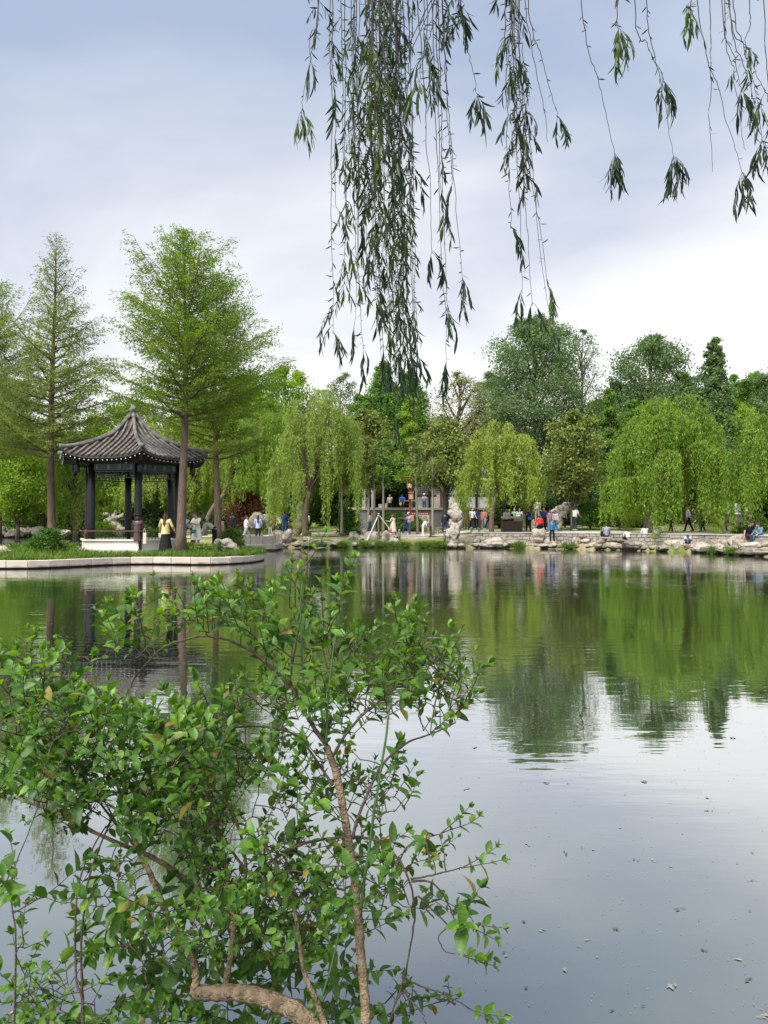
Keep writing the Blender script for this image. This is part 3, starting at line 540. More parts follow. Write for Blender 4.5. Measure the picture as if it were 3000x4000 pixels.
# young slim trees
G = 'slim young trees on the far lawn'
for i, (px, D, top, lab, hw) in enumerate([(1462, 55, 1720, 'slim grey trunk left of the white pole tripod', 45), (1497, 54, 1700, 'slim grey trunk right of the pole tripod apex', 45), (1632, 57, 1690, 'slim leaning grey trunk right of the red lamp post', 50), (1690, 55.5, 1720, 'slim grey trunk before the stone chairs', 55), (1335, 54.5, 1750, 'thin trunk at the right edge of the middle willow', 40)]):
    T(lab, px, D, top, 1905, hw, ROUND, 'olive' if i != 1 else 'broad', 70 + i, name='young_tree', group=G, nlobe=9, nclump=7, nleaf=26, ls=.2, tr=.11, bark=M['bark_pale'], lean=-.25 if i == 2 else 0)
T('reddish maple tree behind the man in the black jacket', 960, 64, 1925, 2045, 95, DOME, 'redleaf', 80, name='maple_tree', nlobe=20, nleaf=60, ls=.18, tr=.1)
# shrubs
def shrub(lab, px, D, top, hw, mat, seed, gbot=None, **k):
    x, y = PX(px, D), D; z = k.pop('z', None); z = gz(x, y) if z is None else z
    return broad('shrub', lab, 'shrub', x, y, z, PZ(top, D), z + k.pop('lift', .12), hw / F * D, k.pop('prof', DOME), M[mat], M['twig'], seed, tr=k.pop('tr', .05), nlobe=k.pop('nlobe', 22), nclump=k.pop('nclump', 9), nleaf=k.pop('nleaf', 40), ls=k.pop('ls', .1), csz=1.1, **k)
shrub('round clipped green shrub left of the pavilion', 182, 30.5, 2068, 58, 'shrub', 101, z=.42, ls=.075, nleaf=70, nclump=14)
shrub('leafy green shrub before the grey terrace wall', 1362, 56, 1990, 48, 'shrub', 102, ls=.13)
shrub('low green shrub beside the blue notice behind the pole tripod', 1500, 63, 2000, 45, 'shrub', 103, ls=.14)
shrub('dark green shrub left of the red lamp post', 1562, 62, 2005, 38, 'shrub', 104, ls=.14)
shrub('green shrub before the red and cream notice board', 1622, 62, 2015, 30, 'broad', 105, ls=.13)
shrub('bushy dark green shrub right of the man with the stick', 2305, 58, 1962, 62, 'broad', 106, ls=.13, lift=.5)
shrub('flat topped bright green shrub on bare stems', 2420, 57, 1966, 82, 'lime', 107, ls=.13, lift=1.0, prof=[(0, .7), (.3, 1), (.7, .8), (1, .25)])
shrub('small pale green shrub beneath the notice board on the right', 2895, 46, 2062, 32, 'shrub', 108, ls=.09)
shrub('feathery green shrub left of the white notice board', 2790, 53, 1900, 65, 'pale', 109, ls=.13, lift=.8)
shrub('green shrub by the woman in the pink top', 2955, 50, 2010, 40, 'shrub', 110, ls=.12)
shrub('rusty tipped low shrub behind the white dotted blouse', 905, 38, 2068, 45, 'grassb', 111, z=.4, ls=.09)
shrub('rusty red low shrub near the stone landing', 893, 40.5, 2066, 28, 'redleaf', 112, z=.4, ls=.08, nleaf=22)
shrub('rounded green shrub seen through the pavilion', 600, 44, 2070, 50, 'shrub', 113, z=.2, ls=.1)
shrub('dark green clipped shrub behind the black boy', 1050, 62, 1995, 28, 'broad', 114, ls=.12) if False else shrub('dark round shrub behind the boy in the black shirt', 1062, 62, 2000, 30, 'broad', 114, ls=.12)
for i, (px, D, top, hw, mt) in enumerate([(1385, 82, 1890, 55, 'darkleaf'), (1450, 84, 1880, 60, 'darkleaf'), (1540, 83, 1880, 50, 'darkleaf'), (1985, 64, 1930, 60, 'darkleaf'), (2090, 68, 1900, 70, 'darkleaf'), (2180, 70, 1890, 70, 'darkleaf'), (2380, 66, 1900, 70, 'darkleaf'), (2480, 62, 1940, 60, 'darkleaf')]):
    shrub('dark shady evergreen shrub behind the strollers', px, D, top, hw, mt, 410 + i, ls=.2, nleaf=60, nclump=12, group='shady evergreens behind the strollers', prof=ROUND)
shrub('light bushy shrub behind the pavilion bench', 540, 46, 2045, 55, 'shrub', 421, z=.2, ls=.1)
shrub('soft green shrub before the pale grotto rocks', 400, 50, 2040, 60, 'lime', 422, z=.2, ls=.11)
rs = random.Random(5)
for i in range(26):
    px = -150 + i * 128 + rs.uniform(-30, 30); D = rs.uniform(84, 96)
    what = ['tall', 'wide', 'ragged', 'dense'][i % 4]; near = ['left edge', 'pavilion', 'maple', 'middle willow', 'red lamp post', 'kiosk willow', 'cypress', 'big willow', 'right edge'][min(8, max(0, int((px + 150) / 370)))]
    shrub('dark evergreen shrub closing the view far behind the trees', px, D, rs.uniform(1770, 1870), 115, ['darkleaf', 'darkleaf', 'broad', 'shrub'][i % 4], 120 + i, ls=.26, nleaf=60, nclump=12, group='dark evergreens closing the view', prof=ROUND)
# far wood
rng = np.random.default_rng(99); lb = MB()
P = np.stack([rng.uniform(-95, 80, 42000), rng.uniform(104, 116, 42000), rng.uniform(0, 1, 42000)], 1)
hmax = 9.5 + 2.2 * np.sin(P[:, 0] * .31) + 1.6 * np.sin(P[:, 0] * .83 + 1); P[:, 2] = 1 + P[:, 2] ** .8 * hmax
lb.leaves(P, rng.normal(size=P.shape), rng.normal(size=P.shape) + [0, -.3, .6], .7 * rng.uniform(.6, 1.2, len(P)), .45)
tag(lb.obj('far_wood', M['broad']), 'far wood closing the park behind all other trees', kind='stuff')

# grass on the island and bank
def grass(name, n_, fx, h, label, seed, mat='grassb', w=.02):
    rng = np.random.default_rng(seed); P = fx(rng, n_); n_ = len(P); dd = rng.normal(size=(n_, 3)) * .45 + [0, 0, 1]; hh = h * rng.uniform(.4, 1.3, n_)
    mb = MB(); mb.leaves(P, dd, rng.normal(size=(n_, 3)), hh, np.maximum(hh * .12, w)); return tag(mb.obj(name, M[mat]), label, kind='stuff')
def isl_pts(rng, n_):
    u = rng.uniform(0, 1, n_ * 3); i = (rng.uniform(.3, .78, n_ * 3) * 599 * .62).astype(int); p = KS[i]; x = p[:, 0]; y = p[:, 1] + .38 + u ** 1.6 * 6
    k = inside(np.stack([x, y], 1), KS) & (((x + 11.1) ** 2 + (y - 34) ** 2) > 2.9 ** 2); x, y = x[k][:n_], y[k][:n_]
    return np.stack([x, y, isl_z(x, y) - .02], 1)
grass('grass', 26000, isl_pts, .27, 'uneven green grass covering the pavilion island', 5)
# ---------------------------------------------------------------- pavilion
PCX, PCY, ROT = PX(519, 34), 34.0, math.radians(24)
def corner(k, R): a = ROT + k * math.pi / 3; return np.array([PCX + R * math.sin(a), PCY - R * math.cos(a)])
pav = thing('pavilion', 'six sided dark pavilion with grey tiled pointed roof on a white plinth', 'pavilion', (PCX, PCY, .42))
mb = MB()
for k in range(6):                                   # plinth with stone footing and white bench wall
    pass
def hexring(mb, R0, R1, z0, z1, mi=0):
    V = []
    for R in (R1, R0):
        for z in (z0, z1):
            V += [(*corner(k, R), z) for k in range(6)]
    q = []
    for k in range(6):
        j = (k + 1) % 6
        q += [[k, j, 6 + j, 6 + k], [12 + j, 12 + k, 18 + k, 18 + j], [6 + k, 6 + j, 18 + j, 18 + k], [k, 12 + k, 12 + j, j]]
    mb.add(V, np.array(q), mi)
mb = MB(); mb.add([(*corner(k, 2.5), z) for z in (.2, .52) for k in range(6)], [np.array([[k, (k + 1) % 6, 6 + (k + 1) % 6, 6 + k] for k in range(6)]), np.array([[6, 7, 8, 9, 10, 11]])])
mb.obj('footing', M['stone'], pav)
mb = MB(); hexring(mb, 1.98, 2.36, .52, .90); mb.obj('bench_wall', M['whitewall'], pav)
mb = MB(); hexring(mb, 1.92, 2.44, .902, .965); mb.obj('bench_seat', M['whitewall'], pav)
for k in range(6):
    c = corner(k, 2.05); mb = MB(); mb.tube([(c[0], c[1], z) for z in (.5, 1.5, 2.8, 4.15)], [.155, .155, .15, .145], 14)
    co = mb.obj('column', M['column'], pav, smooth=True)
    mb = MB(); mb.tube([(c[0], c[1], .5), (c[0], c[1], .97), (c[0], c[1], 1.02)], [.2, .2, .16], 14); mb.obj('column_base', M['column'], co, smooth=True, loc=pav['_org'])
for k in range(6):                                   # beams, fretwork, leaning rail on each side
    A, B = corner(k, 2.05), corner(k + 1, 2.05); Md = (A + B) / 2; T_ = (B - A); Ln = np.linalg.norm(T_); ang = math.atan2(T_[1], T_[0]); O = nrm(Md - np.array([PCX, PCY]))
    mb = MB(); mb.box((Md[0], Md[1], 4.0), (Ln - .28, .14, .26), ang); 
    bo = mb.obj('painted_beam', M['painted'], pav)
    mb = MB()
    for f in (-.36, -.12, .12, .36):
        c = Md + T_ * f; mb.box((c[0] + O[0] * .074, c[1] + O[1] * .074, 4.0), (.1, .012, .2), ang)
    mb.obj('beam_pattern', plain('pale_panel', (.16, .21, .19), .6, var=.3) if k == 0 else bpy.data.materials['pale_panel'], bo, loc=pav['_org'])
    mb = MB(); rr = random.Random(9)
    for zz_ in (3.82, 3.56): mb.box((Md[0], Md[1], zz_), (Ln - .3, .04, .035), ang)
    for i in range(-5, 6):
        c = Md + T_ * i * .082
        mb.box((c[0], c[1], 3.69 - (.05 if i % 2 else -.03)), (.03, .035, .20), ang)
        if i % 2: mb.box((c[0], c[1], 3.66), (.14, .035, .03), ang)
    for s_ in (-.43, .43):
        c = Md + T_ * s_; mb.box((c[0], c[1], 3.48), (.12, .035, .03), ang); mb.box((c[0], c[1], 3.5), (.03, .034, .12), ang)
    mb.obj('fretwork', M['darkwood'], pav)
    if k != 2:
        mb = MB(); n_ = 13
        for i in range(n_):
            c = A + T_ * (i + .5) / n_ + O * .17
            p = [np.array([*(c + O * dx), z]) for dx, z in ((0, .965), (.05, 1.0), (.03, 1.08), (.02, 1.16), (.1, 1.24), (.19, 1.30))]
            mb.tube(p, .014, 5)
        ra = mb.obj('railing', M['darkwood'], pav)
        mb = MB(); c = Md + O * .36; mb.box((c[0], c[1], 1.31), (Ln + .34, .07, .05), ang, bev=.01)
        mb.obj('hand_rail', plain('rail_wood', (.10, .055, .045), .5) if k == 0 else bpy.data.materials['rail_wood'], ra, loc=pav['_org'])
RE, ZE, HR = 3.38, 4.36, 2.1
QP = np.array([(0, 1), (.05, .93), (.095, .84), (.17, .7), (.24, .58), (.33, .48), (.42, .405), (.56, .30), (.71, .195), (.85, .10), (1, 0)])
def rz(q): return ZE + HR * np.interp(q, QP[:, 0], QP[:, 1])
def rpt(k, q, u, off=0):                             # q 0 apex .. 1 eave, u -1..1 across the side
    A, B = corner(k, RE * q), corner(k + 1, RE * q); p = A * (1 - u) / 2 + B * (1 + u) / 2
    return np.array([p[0], p[1], rz(q) + .30 * abs(u) ** 3 * q ** 3 + off])
roof = None
mb = MB()
for k in range(6):
    qs = np.linspace(.03, 1, 18); us = np.linspace(-1, 1, 13)
    for off, fl in ((0, False), (-.09, True)):
        V = np.array([rpt(k, q, u, off) for q in qs for u in us]); ii = np.arange(17)[:, None] * 13 + np.arange(12)[None]; f = np.stack([ii, ii + 1, ii + 14, ii + 13], -1).reshape(-1, 4)
        mb.add(V, f if fl else f[:, ::-1].copy(), 1 if fl else 0)
    V = np.array([rpt(k, 1, u, o) for o in (0, -.09) for u in us]); mb.add(V, np.array([[i, i + 1, 14 + i, 13 + i] for i in range(12)]), 1)
roof = mb.obj('roof', [M['tile_red'], M['darkwood']], pav, smooth=False)
mb = MB()
for k in range(6):
    nT = 14
    for i in range(nT):
        s_ = (i + .5) / nT * 2 - 1; q0 = max(abs(s_) * 1.0, .05)
        if q0 > .985: continue
        qq = np.linspace(q0, 1.015, 9); pts = [rpt(k, q, np.clip(s_ / q, -1, 1), .035) for q in qq]
        mb.tube(pts, .052, 7)
mb.obj('tile_rib', M['tile'], roof, smooth=True, loc=pav['_org'])
for k in range(6):
    mb = MB(); qq = np.linspace(.02, 1.03, 14); pts = [rpt(k, q, -1, .11 - .02 * q) for q in qq]; mb.tube(pts, np.linspace(.085, .10, 14), 8); pts = [rpt(k, q, -1, .2 - .04 * q) for q in qq[:-3]]; mb.tube(pts, .045, 6)
    mb.obj('hip_ridge', M['tile'], roof, smooth=True, loc=pav['_org'])
mb = MB(); za = ZE + HR
mb.tube([(PCX, PCY, za + z) for z in (-.15, 0, .06, .12, .2, .3, .4, .46, .55, .7)], [.2, .17, .12, .15, .19, .16, .08, .06, .05, .01], 12); mb.obj('finial', M['tile'], roof, smooth=True, loc=pav['_org'])
mb, mb2 = MB(), MB()
for k in range(6):                                   # rafters with white ends under the eave
    A, B = corner(k, RE), corner(k + 1, RE); T_ = nrm(B - A); ang = math.atan2(T_[1], T_[0]); O = nrm((A + B) / 2 - np.array([PCX, PCY]))
    for i in range(17):
        u = (i + .5) / 17 * 2 - 1; p = rpt(k, .985, u, -.17); p0 = np.array([*(p[:2] - O * (.95 * (1 - abs(u) * .6))), p[2] + .06])
        mb.tube([p0, p], .038, 4); mb2.box((p[0] + O[0] * .006, p[1] + O[1] * .006, p[2]), (.042, .012, .042), ang)
mb.obj('rafter', M['darkwood'], roof, loc=pav['_org']); mb2.obj('eave_trim', M['white'], roof, loc=pav['_org'])
for k in range(6):                                   # hanging carved posts under the corners
    c = corner(k, 2.72); mb = MB(); mb.tube([(c[0], c[1], z) for z in (4.35, 4.1, 4.05, 3.95, 3.88, 3.8, 3.76, 3.7)], [.07, .07, .11, .13, .09, .12, .09, .02], 10); mb.obj('hanging_post', M['column'], pav, smooth=True)
    a_ = corner(k, 2.0); mb = MB(); b2 = corner(k, 3.2); mb.tube([(a_[0], a_[1], 4.12), (c[0], c[1], 4.22), (b2[0], b2[1], 4.42)], .06, 6); mb.obj('corner_beam', M['darkwood'], pav)
ext = thing('fire_extinguisher', 'small red extinguisher at the left corner of the pavilion bench', 'extinguisher', (PX(336, 32.6), 32.6, .97))
mb = MB(); e0 = ext['_org']; mb.tube([(e0[0], e0[1], e0[2] + z) for z in (0, .02, .3, .36, .38)], [.05, .07, .07, .03, .02], 10); mb.obj('bottle', M['redp'], ext, smooth=True)
mb = MB(); mb.box((e0[0], e0[1], e0[2] + .4), (.09, .03, .04)); mb.obj('valve', M['darkwood'], ext)

# ---------------------------------------------------------------- rocks
def rockmesh(mb, c, r, seed, R=None, nu=22, nv=14, amp=.28, mi=0):
    rng = np.random.default_rng(seed); u = np.arange(nu) * 2 * math.pi / nu; v = np.linspace(0, math.pi, nv + 1)[1:-1]
    V = np.array([(math.sin(b) * math.cos(a), math.sin(b) * math.sin(a), math.cos(b)) for b in v for a in u] + [(0, 0, 1), (0, 0, -1)])
    d = np.zeros(len(V))
    for s in (1.3, 2.3, 4.1, 7.5):
        for _ in range(3): k = rng.normal(size=3) * s; d += (abs(np.sin(V @ k + rng.uniform(0, 6))) - .5) / s ** .9
    pl = nrm(rng.normal(size=(7, 3)) + [0, 0, .2]); cut = rng.uniform(.62, .9, 7)
    W = V * (1 + amp * d)[:, None]
    for p, h in zip(pl, cut):
        e = W @ p; W -= np.maximum(e - h, 0)[:, None] * p * .8
    V = W * np.array(r); V = V + np.array(c)
    q = [[i * nu + j, (i + 1) * nu + j, (i + 1) * nu + (j + 1) % nu, i * nu + (j + 1) % nu] for i in range(nv - 2) for j in range(nu)]
    t, b_ = len(V) - 2, len(V) - 1
    tr = [[t, j, (j + 1) % nu] for j in range(nu)] + [[b_, (nv - 2) * nu + (j + 1) % nu, (nv - 2) * nu + j] for j in range(nu)]
    mb.add(V, [np.array(q), np.array(tr)], mi)
def rock(label, c, r, seed, mat='rock', group=None, name='rock', amp=.28):
    mb = MB(); rockmesh(mb, (0, 0, 0), r, seed, amp=amp); o = mb.obj(name, M[mat], smooth=False, loc=(0, 0, 0)); o.location = c
    o.rotation_euler = (0, 0, random.Random(seed).uniform(-.5, .5)); return tag(o, label, 'rock', group)
def blob(name, label, D, parts, mat, seed, cat='rock', vox=.045, disp=.08, dep=.6, group=None):
    """one eroded stone grown from several overlapping lumps: (px, py, half width px, half height px[, dy])"""
    mb = MB(); s = D / F; x0 = PX(parts[0][0], D); rng = np.random.default_rng(seed)
    for i, p in enumerate(parts):
        rx, rz_ = p[2] * s, p[3] * s; dy = (p[4] if len(p) > 4 else 0) * s
        rockmesh(mb, (PX(p[0], D) - x0, dy, PZ(p[1], D)), (rx, max(rx, .12) * dep * (1.3 if rx < rz_ else .9), rz_), seed * 31 + i, nu=16, nv=10, amp=.16)
    o = mb.obj(name, M[mat], smooth=True, loc=(0, 0, 0)); o.location = (x0, D, 0)
    md = o.modifiers.new('merge', 'REMESH'); md.mode = 'VOXEL'; md.voxel_size = vox; md.use_smooth_shade = True
    sm = o.modifiers.new('wear', 'SMOOTH'); sm.iterations = 5; sm.factor = .5
    tx = bpy.data.textures.new('erosion', 'MUSGRAVE' if False else 'CLOUDS'); tx.noise_scale = .28; tx.noise_depth = 4
    d_ = o.modifiers.new('erode', 'DISPLACE'); d_.texture = tx; d_.strength = disp * 1.6; d_.mid_level = .5; d_.texture_coords = 'GLOBAL'
    return tag(o, label, cat, group)
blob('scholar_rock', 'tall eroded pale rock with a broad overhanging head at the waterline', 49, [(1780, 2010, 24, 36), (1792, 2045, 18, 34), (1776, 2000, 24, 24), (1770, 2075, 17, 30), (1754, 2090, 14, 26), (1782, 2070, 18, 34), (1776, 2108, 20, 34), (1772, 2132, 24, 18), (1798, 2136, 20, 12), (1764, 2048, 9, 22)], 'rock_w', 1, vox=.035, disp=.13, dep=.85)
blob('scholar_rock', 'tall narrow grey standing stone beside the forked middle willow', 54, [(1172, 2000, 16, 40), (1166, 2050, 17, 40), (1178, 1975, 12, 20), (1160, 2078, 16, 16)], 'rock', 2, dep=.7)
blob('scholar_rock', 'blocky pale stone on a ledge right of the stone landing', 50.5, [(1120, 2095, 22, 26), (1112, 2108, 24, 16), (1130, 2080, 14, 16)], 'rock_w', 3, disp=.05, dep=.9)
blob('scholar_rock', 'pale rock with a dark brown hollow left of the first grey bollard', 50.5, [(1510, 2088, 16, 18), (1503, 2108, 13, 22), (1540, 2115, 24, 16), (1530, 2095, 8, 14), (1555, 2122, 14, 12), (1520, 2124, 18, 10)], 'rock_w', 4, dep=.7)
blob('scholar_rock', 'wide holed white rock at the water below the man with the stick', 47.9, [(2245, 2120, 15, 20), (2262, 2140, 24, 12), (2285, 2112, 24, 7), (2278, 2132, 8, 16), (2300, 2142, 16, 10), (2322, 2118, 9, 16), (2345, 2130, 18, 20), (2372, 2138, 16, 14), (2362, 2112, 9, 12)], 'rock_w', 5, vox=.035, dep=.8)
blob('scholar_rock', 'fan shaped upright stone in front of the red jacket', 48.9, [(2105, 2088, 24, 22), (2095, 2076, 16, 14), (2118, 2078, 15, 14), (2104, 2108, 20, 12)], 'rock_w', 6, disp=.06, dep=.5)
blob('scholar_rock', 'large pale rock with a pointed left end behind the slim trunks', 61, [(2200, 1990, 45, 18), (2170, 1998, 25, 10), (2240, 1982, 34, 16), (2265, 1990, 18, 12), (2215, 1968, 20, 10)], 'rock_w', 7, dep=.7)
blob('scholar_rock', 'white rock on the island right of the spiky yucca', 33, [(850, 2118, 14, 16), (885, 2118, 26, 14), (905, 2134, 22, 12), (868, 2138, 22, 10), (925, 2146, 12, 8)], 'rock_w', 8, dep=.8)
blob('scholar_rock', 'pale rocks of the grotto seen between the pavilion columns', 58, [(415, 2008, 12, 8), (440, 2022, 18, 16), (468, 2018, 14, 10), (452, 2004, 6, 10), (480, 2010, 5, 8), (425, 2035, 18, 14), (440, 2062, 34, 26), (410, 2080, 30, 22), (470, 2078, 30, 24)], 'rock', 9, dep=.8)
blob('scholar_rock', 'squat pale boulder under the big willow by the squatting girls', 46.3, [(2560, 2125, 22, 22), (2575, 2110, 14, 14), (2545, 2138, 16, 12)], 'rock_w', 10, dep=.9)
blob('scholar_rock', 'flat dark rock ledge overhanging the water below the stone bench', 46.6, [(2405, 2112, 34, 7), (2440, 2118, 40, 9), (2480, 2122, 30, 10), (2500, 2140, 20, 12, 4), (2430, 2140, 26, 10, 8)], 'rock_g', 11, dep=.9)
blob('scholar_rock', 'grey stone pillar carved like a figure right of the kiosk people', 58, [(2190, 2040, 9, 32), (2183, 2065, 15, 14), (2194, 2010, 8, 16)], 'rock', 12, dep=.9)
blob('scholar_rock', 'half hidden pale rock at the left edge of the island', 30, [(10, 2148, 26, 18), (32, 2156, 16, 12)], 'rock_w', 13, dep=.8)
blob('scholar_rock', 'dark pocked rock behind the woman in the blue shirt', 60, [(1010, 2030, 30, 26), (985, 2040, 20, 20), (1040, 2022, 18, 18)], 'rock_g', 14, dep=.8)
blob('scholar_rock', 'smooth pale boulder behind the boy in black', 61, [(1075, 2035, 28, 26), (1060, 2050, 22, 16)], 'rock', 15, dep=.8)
seedr = random.Random(77)
cumS = np.concatenate([[0], np.cumsum(np.linalg.norm(np.diff(SHORE, axis=0), axis=1))])
def shore_at(s_): return np.array([np.interp(s_, cumS, SHORE[:, 0]), np.interp(s_, cumS, SHORE[:, 1])])
sA = np.interp(-11.2, SHORE[:12, 0], cumS[:12]); s_ = sA; i = 0
while i < 92:
    p = shore_at(s_)
    if p[1] < 31: break
    wdt = seedr.choice([.35, .5, .6, .8, 1.05]) * seedr.uniform(.8, 1.2); wdt *= .85; hgt = wdt * seedr.uniform(.35, .68)
    if p[0] > 4: hgt *= 1.1
    T_ = nrm(shore_at(s_ + .3) - p); nI = np.array([-T_[1], T_[0]])
    if not (-.6 < p[0] < 3.7 and seedr.random() < .75):
        q = p + nI * seedr.uniform(-.05, .35)
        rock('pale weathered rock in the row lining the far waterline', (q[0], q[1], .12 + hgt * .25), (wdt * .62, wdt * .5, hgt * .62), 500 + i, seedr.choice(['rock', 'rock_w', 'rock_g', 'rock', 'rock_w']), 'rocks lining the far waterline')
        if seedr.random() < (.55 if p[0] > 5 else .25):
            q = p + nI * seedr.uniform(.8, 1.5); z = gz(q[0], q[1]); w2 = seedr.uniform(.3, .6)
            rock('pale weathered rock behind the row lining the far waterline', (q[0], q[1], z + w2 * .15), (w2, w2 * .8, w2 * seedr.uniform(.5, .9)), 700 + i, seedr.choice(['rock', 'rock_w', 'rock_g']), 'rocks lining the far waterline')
    s_ += wdt * seedr.uniform(.75, 1.1); i += 1
for i in range(22):                                  # rocks of the remote left shore
    px = -20 + i * 13 + seedr.uniform(-8, 8); D = 83 + seedr.uniform(-2, 6); w2 = seedr.uniform(.4, 1.0)
    rock('pale boulder on the remote shore left of the pavilion', (PX(px, D), D, seedr.uniform(.2, .6)), (w2, w2 * .8, w2 * seedr.uniform(.5, .9)), 800 + i, 'rock_w', 'boulders on the remote left shore')
# stone revetment on the right, with paving slabs on top
def offset_shore(dist, s0, s1, st=.5):
    out = []
    for s_ in np.arange(s0, s1, st):
        a, b_ = shore_at(s_ - 1.5), shore_at(s_ + 1.5); T_ = nrm(b_ - a); out.append(shore_at(s_) + np.array([-T_[1], T_[0]]) * dist)
    return np.array(out)
sR = np.interp(5.6, SHORE[:14, 0], cumS[:14]); W_ = offset_shore(1.42, sR, sR + 34)
mb = MB(); k = len(W_); zt = np.full(k, .94); V = np.concatenate([np.c_[W_, np.full(k, .1)], np.c_[W_, zt]]); V2 = V.copy(); 
T_ = nrm(np.gradient(W_, axis=0)); Nn = np.stack([-T_[:, 1], T_[:, 0]], 1); V2[:, :2] += np.concatenate([Nn, Nn]) * .75
mb.add(np.concatenate([V, V2]), np.concatenate([np.array([[i, i + 1, k + i + 1, k + i], [k + i, k + i + 1, 3 * k + i + 1, 3 * k + i], [2 * k + i + 1, 2 * k + i, 3 * k + i, 3 * k + i + 1]]) for i in range(k - 1)]))
wall = tag(mb.obj('stone_wall', M['stonewall']), 'low retaining wall of rough coursed stone behind the shore rocks on the right', 'wall')
mb = MB()
for i in range(0, k - 2, 2):
    A, B = W_[i], W_[min(i + 2, k - 1)]; Md = (A + B) / 2 + Nn[i] * .22; d_ = B - A; mb.box((Md[0], Md[1], .975), (np.linalg.norm(d_) - .01, .5, .065), math.atan2(d_[1], d_[0]), bev=.01)
mb.obj('coping', M['stone'], wall)
# steps down to the water in the middle
mb = MB()
for i, (yy, zz_, w2) in enumerate([(50.9, .12, 4.6), (51.5, .27, 3.8), (52.1, .42, 3.4), (52.7, .55, 3.0)]):
    for j in range(4):
        x = 1.55 + (j - 1.5) * w2 / 4; mb.box((x, yy + .05 * math.sin(j * 2), zz_ + .03 + .004 * j), (w2 / 4 - .02, .62, .17), .02 * math.sin(j), bev=.02)
tag(mb.obj('stone_steps', M['stone']), 'broad pale stone steps going down to the water by the grey bollards', 'steps')
wl = MB(); rr = random.Random(3)
for i in range(26):
    f = i / 25; x = 3.0 + f * 3.0; y = 52.6 - .9 * f + .3 * math.sin(f * 4); 
    for z in (.28, .48, .66)[:2 + (i > 6)]: wl.box((x + rr.uniform(-.03, .03), y, z), (rr.uniform(.16, .3), .3, .19), -.25, bev=.03)
tag(wl.obj('stone_wall', M['rock']), 'short curved wall of loose stones left of the tall eroded rock', 'wall')

# stone landing between island and bank
ld = thing('stone_landing', 'grey stone landing with low panelled parapet beside the island', 'landing', (PX(1005, 45), 45, 0))
x0, x1 = PX(915, 45), PX(1078, 45); mb = MB(); mb.box(((x0 + x1) / 2, 46.6, .22), (x1 - x0, 3.2, .3), 0, bev=.03); mb.box(((x0 + x1) / 2, 46.7, -.1), (x1 - x0 - .5, 2.8, .6)); mb.obj('deck', M['stone'], ld)
for i in range(4):
    xx = x0 + .12 + (x1 - x0 - .24) * i / 3; mb = MB(); mb.box((xx, 45.15, .66), (.16, .16, .6), bev=.02); mb.box((xx, 45.15, 1.0), (.12, .12, .1), bev=.03); mb.obj('post', M['stone'], ld)
    if i < 3: mb = MB(); mb.box((xx + (x1 - x0 - .24) / 6, 45.15, .62), ((x1 - x0 - .24) / 3 - .165, .1, .48)); mb.obj('panel', M['stone'], ld)
    mb = MB(); mb.box((x1 - .1, 45.3 + i * .85, .66), (.16, .16, .6) if i else (.12, .1, .3), bev=.02); mb.obj('post', M['stone'], ld)
br = thing('stone_bridge', 'low stone slab bridge joining the landing to the far path', 'bridge', (-7, 48, 0)); mb = MB(); mb.box((PX(1000, 48) + .2, 49.8, .27), (2.2, 3.4, .24), .05, bev=.02); mb.obj('slab', M['stone'], br)

# ---------------------------------------------------------------- terrace, hall and small things behind the lawn
TX0, TX1, TZ = PX(1358, 66), PX(1930, 66), 2.82
te = thing('terrace', 'grey brick terrace wall with pale coping behind the lawn', 'terrace', ((TX0 + TX1) / 2, 66, 1))
mb = MB(); mb.box(((TX0 + TX1) / 2, 73, 1.7), (TX1 - TX0, 14, 2.0)); mb.obj('wall', M['greybrick'], te)
mb = MB(); n_ = 16
for i in range(n_): mb.box((TX0 + (TX1 - TX0) * (i + .5) / n_, 66.1, 2.80), ((TX1 - TX0) / n_ - .012, .45, .2), bev=.015)
mb.obj('coping', M['stone'], te)
ha = thing('garden_hall', 'white walled hall with dark lattice windows behind the terrace', 'building', (PX(1850, 76), 76, TZ))
hx0, hx1 = PX(1620, 76), PX(1925, 76)
mb = MB(); mb.box(((hx0 + hx1) / 2, 78, 3.4), (hx1 - hx0, 3.9, 1.5)); mb.obj('wall', M['white'], ha)
mb = MB(); mb.box(((hx0 + hx1) / 2, 78.2, 5.0), (hx1 - hx0 - .1, 3.8, 1.75)); mb.obj('upper_wall', M['darkwood'], ha)
for i in range(5):
    xx = hx0 + (hx1 - hx0) * (i + .5) / 5; wn = MB(); wn.box((xx, 76.28, 5.0), (1.35, .05, 1.35)); wo = wn.obj('window', M['white'], ha)
    g = MB()
    for a in range(-3, 4): g.box((xx + a * .2, 76.235, 5.0), (.03, .03, 1.34))
    for a in range(-3, 4): g.box((xx, 76.21, 5.0 + a * .2), (1.34, .02, .03))
    g.obj('lattice', M['darkwood'], wo, loc=ha['_org'])
    c_ = MB(); c_.tube([(xx - .85, 75.9, 2.82), (xx - .85, 75.9, 6.0)], .12, 10); c_.obj('column', M['darkwood'], ha, smooth=True)
mb = MB(); xs = (hx0 - .6, hx1 + .6); prof = [(75.0, 5.9), (75.6, 6.2), (76.6, 6.75), (78, 7.6)]
for (ya, za_), (yb, zb_) in zip(prof[:-1], prof[1:]): mb.add([(xs[0], ya, za_), (xs[1], ya, za_), (xs[1], yb, zb_), (xs[0], yb, zb_), (xs[0], ya, za_ - .12), (xs[1], ya, za_ - .12), (xs[1], yb, zb_ - .12), (xs[0], yb, zb_ - .12)], np.array([[0, 1, 2, 3], [7, 6, 5, 4], [4, 5, 1, 0], [1, 5, 6, 2], [0, 3, 7, 4]]))
mb.obj('roof', M['tile'], ha)
